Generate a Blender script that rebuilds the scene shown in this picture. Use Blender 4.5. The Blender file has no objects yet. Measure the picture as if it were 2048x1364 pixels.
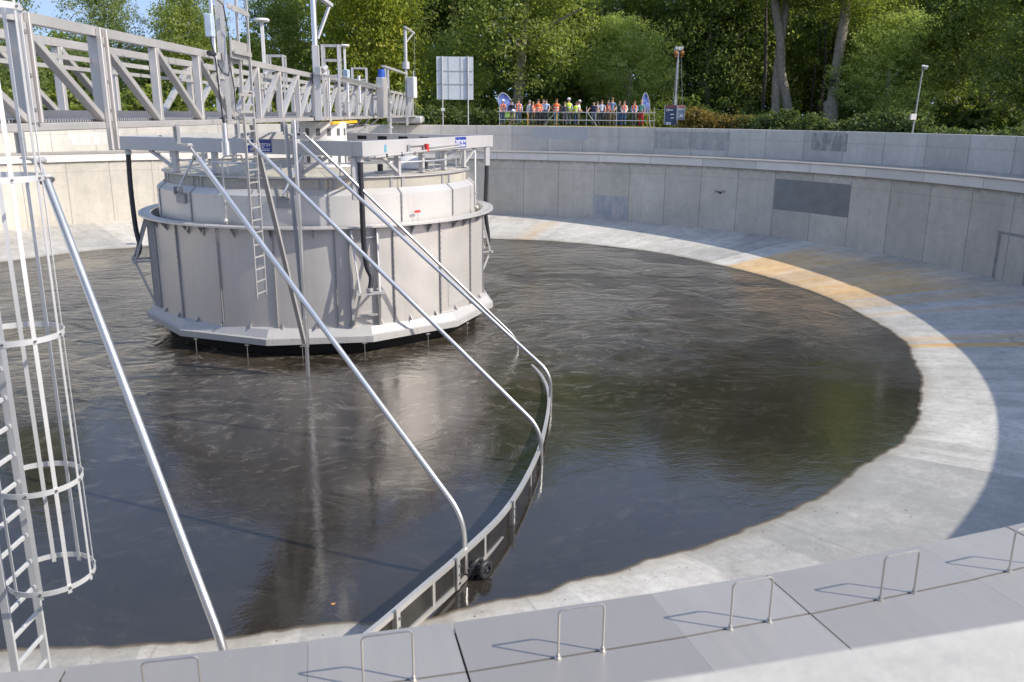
import bpy, bmesh, math, random
import numpy as np
from mathutils import Vector, Matrix
R_ = math.radians
rnd = random.Random(7)
scene = bpy.context.scene
COL = scene.collection
# ------------------------------------------------------------------ camera
F, PITCH, YAW, ROLL, DC, HC = 1699.1, 0.2613358, -0.2251823, 0.0078572, 31.3697, 7.2
def ray(u, v):                      # direction through a point of the 2048 x 1364 photograph
    x = (u-1024)/F; y = -(v-682)/F
    c, s = math.cos(ROLL), math.sin(ROLL); x, y = c*x-s*y, s*x+c*y
    a = (x, math.cos(PITCH)+y*math.sin(PITCH), -math.sin(PITCH)+y*math.cos(PITCH))
    c, s = math.cos(YAW), math.sin(YAW)
    return Vector((c*a[0]-s*a[1], s*a[0]+c*a[1], a[2]))
EYE = Vector((0, -DC, HC))
def at(u, v, dist):                 # world point at a horizontal distance
    r = ray(u, v); return EYE + r*(dist/math.hypot(r.x, r.y))
fw = ray(1024, 682).normalized(); rt = (ray(1025, 682)-ray(1024, 682)).normalized(); up = rt.cross(fw)
cam = bpy.data.cameras.new('camera'); cam_o = bpy.data.objects.new('camera', cam); COL.objects.link(cam_o)
cam.sensor_width = 36; cam.lens = 36*F/2048; cam.clip_start = 0.05; cam.clip_end = 3000
cam_o.matrix_world = Matrix(((rt.x, up.x, -fw.x, EYE.x), (rt.y, up.y, -fw.y, EYE.y), (rt.z, up.z, -fw.z, EYE.z), (0, 0, 0, 1)))
cam.dof.use_dof = True; cam.dof.focus_distance = 26; cam.dof.aperture_fstop = 4.0
scene.camera = cam_o
# ------------------------------------------------------------------ light
SUN_AZ, SUN_EL = -28.5, 37.25
w = bpy.data.worlds.new('World'); scene.world = w; w.use_nodes = True
nt = w.node_tree; nt.nodes.clear()
sky = nt.nodes.new('ShaderNodeTexSky'); sky.sky_type = 'NISHITA'; sky.sun_disc = False
sky.sun_elevation = R_(SUN_EL); sky.sun_rotation = R_(90-SUN_AZ); sky.air_density = 1.0; sky.dust_density = 0.6; sky.ozone_density = 1.2
bg = nt.nodes.new('ShaderNodeBackground'); bg.inputs['Strength'].default_value = 0.15
out = nt.nodes.new('ShaderNodeOutputWorld')
wtc = nt.nodes.new('ShaderNodeTexCoord'); wadd = nt.nodes.new('ShaderNodeVectorMath'); wadd.operation = 'ADD'; wadd.inputs[1].default_value = (0, 0, 0.40)
nt.links.new(wtc.outputs['Generated'], wadd.inputs[0]); nt.links.new(wadd.outputs[0], sky.inputs[0])
wmix = nt.nodes.new('ShaderNodeMix'); wmix.data_type = 'RGBA'; wmix.blend_type = 'MULTIPLY'; wmix.inputs[0].default_value = 1.0; wmix.inputs[7].default_value = (1.17, 1.0, 0.89, 1)
nt.links.new(sky.outputs[0], wmix.inputs[6]); nt.links.new(wmix.outputs[2], bg.inputs[0]); nt.links.new(bg.outputs[0], out.inputs[0])
sl = bpy.data.lights.new('sun', 'SUN'); sl.energy = 2.0; sl.angle = R_(0.53); sl.color = (1.0, 0.93, 0.81)
so = bpy.data.objects.new('sun', sl); COL.objects.link(so)
sdir = Vector((math.cos(R_(SUN_EL))*math.cos(R_(SUN_AZ)), math.cos(R_(SUN_EL))*math.sin(R_(SUN_AZ)), math.sin(R_(SUN_EL))))
so.rotation_euler = sdir.to_track_quat('Z', 'Y').to_euler(); so.location = (40, -20, 40)
vs = scene.view_settings; vs.view_transform = 'Standard'; vs.look = 'None'; vs.exposure = 1.42; vs.gamma = 1
# ------------------------------------------------------------------ helpers: objects
ORG = {}
def tag(o, label, cat, group=None):
    o['label'] = label; o['category'] = cat
    if group: o['group'] = group
    return o
def thing(name, label, cat, loc=(0, 0, 0), rz=0.0, group=None):
    o = bpy.data.objects.new(name, None); COL.objects.link(o); o.empty_display_size = 0.2
    o.location = loc; o.rotation_euler = (0, 0, rz); ORG[o] = Vector(loc) if rz == 0 else Vector((0, 0, 0))
    return tag(o, label, cat, group)
def dup(o, parent=None):
    c = o.copy(); COL.objects.link(c)
    if parent: c.parent = parent
    for ch in o.children: dup(ch, c)
    return c
class MB:
    def __init__(s): s.v = []; s.f = []; s.m = []
    def add(s, vs_, fs, mi=0):
        b = len(s.v); s.v += [tuple(p) for p in vs_]; s.f += [tuple(b+i for i in q) for q in fs]; s.m += [mi]*len(fs)
    def box(s, c, d, rz=0.0, mi=0, M=None):
        c = Vector(c); hx, hy, hz = d[0]/2, d[1]/2, d[2]/2
        if M is None: M = Matrix.Rotation(rz, 3, 'Z')
        p = [c+M@Vector((x*hx, y*hy, z*hz)) for z in (-1, 1) for y in (-1, 1) for x in (-1, 1)]
        s.add(p, [(0, 2, 3, 1), (4, 5, 7, 6), (0, 1, 5, 4), (2, 6, 7, 3), (0, 4, 6, 2), (1, 3, 7, 5)], mi)
    def bar(s, a, b, wd, h, upv=(0, 0, 1), mi=0):
        a = Vector(a); b = Vector(b); x = (b-a).normalized(); upv = Vector(upv)
        if abs(x.dot(upv)) > 0.98: upv = Vector((1, 0, 0)) if abs(x.x) < 0.9 else Vector((0, 1, 0))
        y = upv.cross(x).normalized(); z = x.cross(y)
        M = Matrix((x, y, z)).transposed()
        s.box((a+b)/2, ((b-a).length, wd, h), mi=mi, M=M)
    def tube(s, pts, r, seg=12, mi=0, caps=True):
        pts = [Vector(p) for p in pts]; n = len(pts); rs = r if isinstance(r, (list, tuple)) else [r]*n
        t0 = (pts[1]-pts[0]).normalized(); ref = Vector((0, 0, 1)) if abs(t0.z) < 0.9 else Vector((1, 0, 0))
        N = (ref-t0*ref.dot(t0)).normalized(); base = len(s.v)
        for i, p in enumerate(pts):
            t = (pts[min(i+1, n-1)]-pts[max(i-1, 0)]).normalized()
            N = (N-t*N.dot(t)).normalized(); B = t.cross(N)
            for k in range(seg):
                a = 2*math.pi*k/seg; s.v.append(tuple(p+(N*math.cos(a)+B*math.sin(a))*rs[i]))
        for i in range(n-1):
            for k in range(seg):
                s.f.append((base+i*seg+k, base+i*seg+(k+1) % seg, base+(i+1)*seg+(k+1) % seg, base+(i+1)*seg+k)); s.m.append(mi)
        if caps:
            s.f.append(tuple(base+k for k in reversed(range(seg)))); s.m.append(mi)
            s.f.append(tuple(base+(n-1)*seg+k for k in range(seg))); s.m.append(mi)
    def ring(s, prof, a0=0.0, a1=360.0, n=96, c=(0, 0), closed=True, mi=0):
        full = abs(a1-a0) >= 359.99; m = len(prof); base = len(s.v); cnt = n if full else n+1
        for i in range(cnt):
            a = R_(a0+(a1-a0)*i/n); ca, sa = math.cos(a), math.sin(a)
            for r, z in prof: s.v.append((c[0]+r*ca, c[1]+r*sa, z))
        for i in range(n):
            j = (i+1) % cnt
            for k in range(m if closed else m-1):
                l = (k+1) % m
                s.f.append((base+i*m+k, base+j*m+k, base+j*m+l, base+i*m+l)); s.m.append(mi)
        if closed and not full:
            s.f.append(tuple(base+k for k in range(m))); s.m.append(mi)
            s.f.append(tuple(base+n*m+k for k in reversed(range(m)))); s.m.append(mi)
    def sphere(s, c, r, nu=12, nv=8, mi=0, sc=(1, 1, 1)):
        base = len(s.v); c = Vector(c)
        for i in range(nv+1):
            th = math.pi*i/nv
            for k in range(nu):
                a = 2*math.pi*k/nu
                s.v.append((c.x+r*sc[0]*math.sin(th)*math.cos(a), c.y+r*sc[1]*math.sin(th)*math.sin(a), c.z+r*sc[2]*math.cos(th)))
        for i in range(nv):
            for k in range(nu):
                s.f.append((base+i*nu+k, base+(i+1)*nu+k, base+(i+1)*nu+(k+1) % nu, base+i*nu+(k+1) % nu)); s.m.append(mi)
    def build(s, name, mats, parent=None, smooth=None, label=None):
        off = Vector((0, 0, 0)); p = parent
        while p is not None: off += ORG.get(p, Vector((0, 0, 0))); p = p.parent
        me = bpy.data.meshes.new(name)
        me.from_pydata([(x-off.x, y-off.y, z-off.z) for x, y, z in s.v], [], s.f)
        for m in (mats if isinstance(mats, (list, tuple)) else [mats]): me.materials.append(m)
        me.polygons.foreach_set('material_index', s.m)
        bm = bmesh.new(); bm.from_mesh(me); bmesh.ops.remove_doubles(bm, verts=bm.verts, dist=1e-5); bmesh.ops.recalc_face_normals(bm, faces=bm.faces); bm.to_mesh(me); bm.free()
        if smooth is not None:
            me.polygons.foreach_set('use_smooth', [True]*len(me.polygons)); me.set_sharp_from_angle(angle=R_(smooth))
        o = bpy.data.objects.new(name, me); COL.objects.link(o)
        if parent is not None: o.parent = parent
        if label: o['label'] = label
        return o
def bevel(o, wd=0.006):
    m = o.modifiers.new('bevel', 'BEVEL'); m.width = wd; m.segments = 1; m.limit_method = 'ANGLE'; m.angle_limit = R_(50)
    return o
def struct(o, kind='structure'): o['kind'] = kind; return o
def text_mesh(body, size, name, mat, parent, M):
    cu = bpy.data.curves.new('lettering', 'FONT'); cu.body = body; cu.size = size; cu.align_x = 'CENTER'; cu.align_y = 'CENTER'; cu.extrude = 0.0015; cu.fill_mode = 'BOTH'
    t = bpy.data.objects.new('lettering', cu); me = bpy.data.meshes.new_from_object(t); bpy.data.objects.remove(t)
    off = Vector((0, 0, 0)); p = parent
    while p is not None: off += ORG.get(p, Vector((0, 0, 0))); p = p.parent
    me.transform(Matrix.Translation(-off) @ M); me.materials.clear(); me.materials.append(mat)
    o = bpy.data.objects.new(name, me); COL.objects.link(o); o.parent = parent; return o
# ------------------------------------------------------------------ helpers: materials
class NT:
    def __init__(s, name):
        s.mat = bpy.data.materials.new(name); s.mat.use_nodes = True; s.t = s.mat.node_tree; s.t.nodes.clear()
        s.out = s.t.nodes.new('ShaderNodeOutputMaterial'); s.b = s.t.nodes.new('ShaderNodeBsdfPrincipled')
        s.t.links.new(s.b.outputs[0], s.out.inputs[0])
    def put(s, sock, val):
        if hasattr(val, 'node'): s.t.links.new(val, sock)
        elif val is not None:
            if isinstance(val, (tuple, list)) and len(val) == 3 and sock.type == 'RGBA': val = (*val, 1)
            sock.default_value = val
    def set(s, **k):
        for a, b in k.items(): s.put(s.b.inputs[a.replace('_', ' ')], b)
    def n(s, typ, *ins, **props):
        nd = s.t.nodes.new(typ)
        for a, b in props.items(): setattr(nd, a, b)
        for i, val in enumerate(ins):
            if val is not None: s.put(nd.inputs[i], val)
        return nd
    def m(s, op, a, b=None, c=None, clamp=False):
        nd = s.n('ShaderNodeMath', a, b, c, operation=op); nd.use_clamp = clamp; return nd.outputs[0]
    def mix(s, f, a, b, blend='MIX'):
        nd = s.t.nodes.new('ShaderNodeMix'); nd.data_type = 'RGBA'; nd.blend_type = blend
        s.put(nd.inputs[0], f); s.put(nd.inputs[6], a); s.put(nd.inputs[7], b); return nd.outputs[2]
    def noise(s, vec, scale, detail=4.0, rough=0.55, dist=0.0):
        nd = s.t.nodes.new('ShaderNodeTexNoise'); s.put(nd.inputs['Vector'], vec); s.put(nd.inputs['Scale'], scale)
        nd.inputs['Detail'].default_value = detail; nd.inputs['Roughness'].default_value = rough; nd.inputs['Distortion'].default_value = dist
        return nd.outputs[0]
    def rng(s, v, a, b, c=0.0, d=1.0, smooth=False):
        nd = s.t.nodes.new('ShaderNodeMapRange'); nd.interpolation_type = 'SMOOTHSTEP' if smooth else 'LINEAR'
        s.put(nd.inputs[0], v)
        for i, x in enumerate((a, b, c, d)): nd.inputs[i+1].default_value = x
        return nd.outputs[0]
    def xyz(s, x, y, z): return s.n('ShaderNodeCombineXYZ', x, y, z).outputs[0]
    def pos(s): return s.t.nodes.new('ShaderNodeNewGeometry').outputs['Position']
    def polar(s):
        p = s.pos(); sp = s.n('ShaderNodeSeparateXYZ', p)
        az = s.m('MULTIPLY', s.m('ARCTAN2', sp.outputs[1], sp.outputs[0]), 180/math.pi)
        r = s.m('SQRT', s.m('ADD', s.m('MULTIPLY', sp.outputs[0], sp.outputs[0]), s.m('MULTIPLY', sp.outputs[1], sp.outputs[1])))
        return p, az, r, sp.outputs[2]
    def bump(s, h, strength=0.3, dist=0.02):
        nd = s.t.nodes.new('ShaderNodeBump'); s.put(nd.inputs['Height'], h); nd.inputs['Strength'].default_value = strength; nd.inputs['Distance'].default_value = dist
        s.put(s.b.inputs['Normal'], nd.outputs[0])
def simple(name, col, rough=0.6, metal=0.0, var=0.15, scale=6.0, bump=0.0, obj=True):
    t = NT(name); vec = t.n('ShaderNodeTexCoord').outputs['Object'] if obj else t.pos()
    nz = t.noise(vec, scale, 5)
    c = t.mix(t.rng(nz, 0.3, 0.7), [x*(1-var) for x in col], [min(1, x*(1+var)) for x in col])
    t.set(Base_Color=c, Roughness=rough, Metallic=metal)
    if bump: t.bump(t.noise(vec, scale*8, 4), bump, 0.01)
    return t.mat
def steel(name, col, rough=0.42, metal=0.75, streak=0.12):
    t = NT(name); p = t.pos()
    v = t.n('ShaderNodeMapping', p); v.inputs['Scale'].default_value = (14, 14, 0.6)
    st = t.noise(v.outputs[0], 1.0, 5, 0.6); big = t.noise(p, 0.9, 4); fine = t.noise(p, 40, 3)
    k = t.m('ADD', t.m('MULTIPLY', st, 0.5), t.m('MULTIPLY', big, 0.5))
    c = t.mix(t.rng(k, 0.3, 0.7), [x*(1-streak) for x in col], [min(1, x*(1+streak)) for x in col])
    t.set(Base_Color=c, Metallic=metal, Roughness=t.rng(t.m('ADD', big, t.m('MULTIPLY', fine, 0.3)), 0.3, 0.95, rough-0.08, rough+0.12))
    t.bump(fine, 0.04, 0.004)
    return t.mat
def concrete_wall(name, base, per, off, R0, ztop, zstain, damp):
    t = NT(name); p, az, r, z = t.polar(); al = t.m('MULTIPLY', az, R0*math.pi/180)
    v = t.xyz(al, t.m('MULTIPLY', z, 1.0), 0.0)
    vs_ = t.xyz(t.m('MULTIPLY', al, 2.2), t.m('MULTIPLY', z, 0.22), 3.0)
    big = t.noise(p, 0.35, 5, 0.6); mid = t.noise(p, 2.2, 8, 0.7); streak = t.noise(vs_, 1.0, 6, 0.65); fine = t.noise(p, 28, 4, 0.6)
    k = t.m('ADD', t.m('ADD', t.m('MULTIPLY', big, 0.45), t.m('MULTIPLY', mid, 0.3)), t.m('MULTIPLY', streak, 0.25))
    c = t.mix(t.rng(k, 0.36, 0.64), [x*0.78 for x in base], [x*1.14 for x in base])
    q = t.m('DIVIDE', t.m('SUBTRACT', az, off), per)
    cell = t.m('FLOOR', q); wn = t.n('ShaderNodeTexWhiteNoise', noise_dimensions='1D'); t.put(wn.inputs['W'], cell)
    c = t.mix(1.0, c, t.mix(wn.outputs['Value'], (0.9, 0.9, 0.9), (1.08, 1.08, 1.07)), 'MULTIPLY')
    fr = t.m('FRACT', q); dj = t.m('MULTIPLY', t.m('MINIMUM', fr, t.m('SUBTRACT', 1.0, fr)), per*R0*math.pi/180)
    par = t.m('MULTIPLY', t.m('FRACT', t.m('MULTIPLY', cell, 0.5)), 2.0)
    joint = t.rng(dj, 0.010, 0.045, 1.0, 0.0, True)
    c = t.mix(t.m('MULTIPLY', joint, t.m('ADD', 0.28, t.m('MULTIPLY', par, 0.5))), c, [x*0.3 for x in base])
    # tie holes: a grid of small dark dots
    fx = t.m('SUBTRACT', t.m('FRACT', t.m('DIVIDE', al, 1.2)), 0.5); fz = t.m('SUBTRACT', t.m('FRACT', t.m('DIVIDE', z, 1.3)), 0.5)
    dd = t.m('SQRT', t.m('ADD', t.m('POWER', t.m('MULTIPLY', fx, 1.2), 2.0), t.m('POWER', t.m('MULTIPLY', fz, 1.3), 2.0)))
    c = t.mix(t.m('MULTIPLY', t.rng(dd, 0.02, 0.034, 1.0, 0.0), 0.6), c, [x*0.35 for x in base])
    vo = t.n('ShaderNodeTexVoronoi', None); t.put(vo.inputs['Vector'], p); vo.inputs['Scale'].default_value = 6.0
    c = t.mix(t.m('MULTIPLY', t.rng(t.m('ADD', vo.outputs['Distance'], t.m('MULTIPLY', mid, 0.16)), 0.13, 0.19, 1.0, 0.0), 0.6), c, [x*0.4 for x in base])
    blo = t.rng(t.noise(p, 3.3, 8, 0.8), 0.56, 0.68, 0.0, 0.45)
    c = t.mix(blo, c, [x*0.62 for x in base])
    c = t.mix(t.rng(t.noise(p, 16, 6, 0.75), 0.54, 0.68, 0.0, 0.5), c, [x*0.6 for x in base])
    drip = t.rng(t.noise(t.xyz(t.m('MULTIPLY', al, 5.0), t.m('MULTIPLY', z, 0.35), 7.0), 1.0, 5, 0.7), 0.58, 0.70, 0.0, 0.5)
    c = t.mix(t.m('MULTIPLY', drip, t.rng(big, 0.42, 0.6)), c, [x*0.55 for x in base])
    hl = t.m('ABSOLUTE', t.m('SUBTRACT', z, ztop-0.62)); c = t.mix(t.rng(hl, 0.01, 0.03, 0.3, 0.0), c, [x*0.4 for x in base])
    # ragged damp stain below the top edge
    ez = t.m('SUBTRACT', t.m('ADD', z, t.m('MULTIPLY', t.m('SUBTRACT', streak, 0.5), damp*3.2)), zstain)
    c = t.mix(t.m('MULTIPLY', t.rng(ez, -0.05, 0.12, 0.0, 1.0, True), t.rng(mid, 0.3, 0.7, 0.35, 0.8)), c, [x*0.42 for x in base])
    # pale lime runs
    runs = t.rng(t.m('MULTIPLY', t.noise(t.xyz(t.m('MULTIPLY', al, 1.3), t.m('MULTIPLY', z, 0.3), 9.0), 1.0, 5, 0.7), t.rng(big, 0.4, 0.7)), 0.42, 0.6)
    c = t.mix(t.m('MULTIPLY', runs, 0.5), c, (0.62, 0.61, 0.58))
    t.set(Base_Color=c, Roughness=0.85); t.bump(t.m('ADD', mid, t.m('MULTIPLY', fine, 0.4)), 0.25, 0.02)
    return t.mat
# ------------------------------------------------------------------ shoreline of the sludge
SHORE = []
def atz(u, v, z): r = ray(u, v); return EYE + r*((z-EYE.z)/r.z)
for u_, v_ in [(985,478),(1100,482),(1200,491),(1300,503),(1450,533),(1560,562),(1640,590),(1715,625),(1745,642),(1775,660),(1812,685),(1822,715),(1835,745),(1842,780),(1836,815),(1830,845),(1800,880),(1765,907),(1725,930),(1660,975),(1600,1010),(1500,1052),(1400,1092),(1300,1118),(1200,1146),(1140,1158),(1100,1180),(1040,1192),(960,1205),(860,1237),(720,1243),(600,1252),(450,1272),(300,1285),(180,1292),(60,1298),(0,525),(100,512),(200,500),(250,497)]:
    q = atz(u_, v_, 0.0); SHORE.append((math.degrees(math.atan2(q.y, q.x)), math.hypot(q.x, q.y)))
SHORE.sort(); _sa = np.array([a for a, b in SHORE]); _sr = np.array([b for a, b in SHORE])
_ph = [rnd.uniform(0, 6.28) for _ in range(8)]
def shore(a):
    a = (a+180) % 360-180
    r = float(np.interp(a, np.concatenate([_sa-360, _sa, _sa+360]), np.concatenate([_sr, _sr, _sr])))
    for i, f in enumerate((23, 41, 67, 97, 151, 223, 331)): r += 0.02*math.sin(f*R_(a)+_ph[i])/(1+0.22*i)
    return r
NA = 1440
# ------------------------------------------------------------------ ground, floor, sludge
def polar_grid(name, mat, radii_fn, nr, attr=False):
    vs_ = []; fs = []; at_ = []
    for i in range(NA):
        a = 360*i/NA; ca, sa = math.cos(R_(a)), math.sin(R_(a))
        for r, z, d in radii_fn(a): vs_.append((r*ca, r*sa, z)); at_.append(d)
    for i in range(NA):
        j = (i+1) % NA
        for k in range(nr-1): fs.append((i*nr+k, i*nr+k+1, j*nr+k+1, j*nr+k))
    me = bpy.data.meshes.new(name); me.from_pydata(vs_, [], fs); me.materials.append(mat)
    if attr:
        A = me.attributes.new('shore_distance', 'FLOAT', 'POINT'); A.data.foreach_set('value', at_)
    me.polygons.foreach_set('use_smooth', [True]*len(fs))
    o = bpy.data.objects.new(name, me); COL.objects.link(o); return struct(o)
def floor_mat():
    t = NT('tank floor concrete'); p, az, r, z = t.polar(); al = t.m('MULTIPLY', az, 0.42)
    sd = t.n('ShaderNodeAttribute', attribute_name='shore_distance').outputs['Fac']
    big = t.noise(p, 0.22, 5, 0.6); mid = t.noise(p, 1.6, 6, 0.65); fine = t.noise(p, 22, 4, 0.6)
    rad = t.noise(t.xyz(t.m('MULTIPLY', al, 1.7), t.m('MULTIPLY', r, 0.16), 1.0), 1.0, 6, 0.65)
    fine2 = t.noise(p, 7.0, 9, 0.75)
    k = t.m('ADD', t.m('ADD', t.m('MULTIPLY', big, 0.30), t.m('MULTIPLY', mid, 0.22)), t.m('ADD', t.m('MULTIPLY', rad, 0.20), t.m('MULTIPLY', fine2, 0.28)))
    c = t.mix(t.rng(k, 0.40, 0.60), (0.35, 0.33, 0.295), (0.66, 0.63, 0.575))
    c = t.mix(t.rng(t.noise(p, 5.0, 10, 0.85), 0.57, 0.70, 0.0, 0.6), c, (0.24, 0.23, 0.21))
    scr = t.m('ABSOLUTE', t.m('SUBTRACT', t.noise(p, 0.9, 3, 0.5, 0.8), 0.5)); c = t.mix(t.m('MULTIPLY', t.rng(scr, 0.0, 0.006, 0.5, 0.0), t.rng(big, 0.45, 0.55)), c, (0.2, 0.19, 0.18))
    # rust streaks run down the slope in three sectors
    rs = t.noise(t.xyz(t.m('MULTIPLY', az, 0.55), t.m('MULTIPLY', r, 0.07), 5.0), 1.0, 6, 0.65, 0.25)
    def sector(a0, a1, soft): return t.m('MULTIPLY', t.rng(az, a0-soft, a0+soft, 0, 1, True), t.rng(az, a1-soft, a1+soft, 1, 0, True))
    w1 = t.m('MULTIPLY', sector(-8.5, 19.2, 0.8), t.rng(rs, 0.30, 0.54))
    w2 = t.m('MAXIMUM', t.m('MULTIPLY', sector(13.2, 19.2, 0.5), 1.0), t.m('MULTIPLY', sector(-1.0, 9.0, 1.6), 0.85))
    w3 = t.m('MAXIMUM', t.m('MULTIPLY', sector(-24.7, -23.3, 0.3), 1.0), t.m('MULTIPLY', sector(-22.6, -20.6, 0.7), 0.5)); w4 = t.m('MULTIPLY', sector(54.5, 57.5, 0.8), 0.4); w5 = t.m('MULTIPLY', sector(-12.5, -11, 0.4), 0.4)
    ru = t.m('MAXIMUM', t.m('MAXIMUM', w1, w2), t.m('MAXIMUM', w3, t.m('MAXIMUM', w4, w5)))
    ru = t.m('MULTIPLY', ru, t.rng(t.m('ADD', r, t.m('MULTIPLY', rs, 5.0)), 27.2, 30.8, 1.0, 0.0, True))
    ru = t.m('MULTIPLY', ru, t.rng(t.noise(t.xyz(t.m('MULTIPLY', az, 1.4), t.m('MULTIPLY', r, 0.1), 2.0), 1.0, 5, 0.7), 0.28, 0.60, 0.40, 1.0))
    c = t.mix(t.m('MULTIPLY', ru, 0.9), c, t.mix(t.rng(mid, 0.3, 0.7), (0.60, 0.33, 0.10), (0.70, 0.47, 0.20)))
    # broad tone differences between the radial pours
    qs = t.m('DIVIDE', t.m('ADD', az, t.m('MULTIPLY', big, 3.0)), 6.0); wns = t.n('ShaderNodeTexWhiteNoise', noise_dimensions='1D'); t.put(wns.inputs['W'], t.m('FLOOR', qs))
    c = t.mix(1.0, c, t.mix(wns.outputs['Value'], (0.80, 0.80, 0.81), (1.08, 1.07, 1.05)), 'MULTIPLY')
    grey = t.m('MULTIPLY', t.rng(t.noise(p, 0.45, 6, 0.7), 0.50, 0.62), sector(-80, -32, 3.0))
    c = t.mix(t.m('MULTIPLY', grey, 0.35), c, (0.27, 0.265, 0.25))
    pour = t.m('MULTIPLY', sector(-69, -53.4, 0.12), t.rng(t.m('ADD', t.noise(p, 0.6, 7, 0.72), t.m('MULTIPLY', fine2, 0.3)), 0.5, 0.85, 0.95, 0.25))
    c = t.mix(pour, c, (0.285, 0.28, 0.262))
    # pour joints in the cone
    q = t.m('DIVIDE', t.m('ADD', az, 7.0), 15.0); fr = t.m('FRACT', q); dj = t.m('MULTIPLY', t.m('MINIMUM', fr, t.m('SUBTRACT', 1.0, fr)), t.m('MULTIPLY', r, 15*math.pi/180))
    c = t.mix(t.m('MULTIPLY', t.rng(dj, 0.008, 0.03, 1.0, 0.0), 0.35), c, (0.2, 0.19, 0.18))
    # dried sludge specks and a wet rim along the waterline
    vo = t.n('ShaderNodeTexVoronoi', None); t.put(vo.inputs['Vector'], p); vo.inputs['Scale'].default_value = 5.5
    sp = t.m('MULTIPLY', t.rng(t.m('ADD', vo.outputs['Distance'], t.m('MULTIPLY', mid, 0.12)), 0.15, 0.20, 1.0, 0.0), t.rng(t.noise(p, 0.55, 3), 0.48, 0.60))
    c = t.mix(t.m('MULTIPLY', sp, 0.85), c, (0.05, 0.045, 0.04))
    blot = t.m('MULTIPLY', t.rng(t.noise(p, 3.5, 7, 0.75), 0.54, 0.6), t.m('MULTIPLY', sector(-26, -21, 0.8), t.rng(t.noise(p, 0.9, 2), 0.45, 0.55)))
    c = t.mix(t.m('MULTIPLY', blot, t.rng(r, 22.5, 24.0)), c, (0.06, 0.055, 0.05))
    wet = t.rng(t.m('ADD', sd, t.m('MULTIPLY', mid, 0.1)), 0.07, 0.17, 1.0, 0.0, True)
    damp = t.m('MULTIPLY', t.rng(t.m('SUBTRACT', sd, t.m('MULTIPLY', t.noise(p, 0.7, 5, 0.6), 1.1)), -0.55, 0.1, 1.0, 0.0, True), t.rng(sd, 0.0, 0.9, 0.55, 0.0))
    c = t.mix(damp, c, (0.22, 0.18, 0.12))
    c = t.mix(wet, c, (0.10, 0.075, 0.045))
    t.set(Base_Color=c, Roughness=t.m('SUBTRACT', 0.85, t.m('MULTIPLY', wet, 0.5))); t.bump(t.m('ADD', mid, t.m('MULTIPLY', fine, 0.5)), 0.18, 0.02)
    return t.mat
RJ = 27.866
def fl(a):
    s0 = shore(a); k = 0.61/(RJ-s0); o = [(2.0, -1.4, -15)]
    for d in (-6, -1.5, -0.4, -0.12, -0.04, 0.0, 0.04, 0.1, 0.2, 0.45, 1.0, 2.2, 4.0): o.append((s0+d, d*k, d))
    o.append((RJ+0.12, (RJ+0.12-s0)*k, RJ-s0)); return o
polar_grid('floor', floor_mat(), fl, 15, True)
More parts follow.
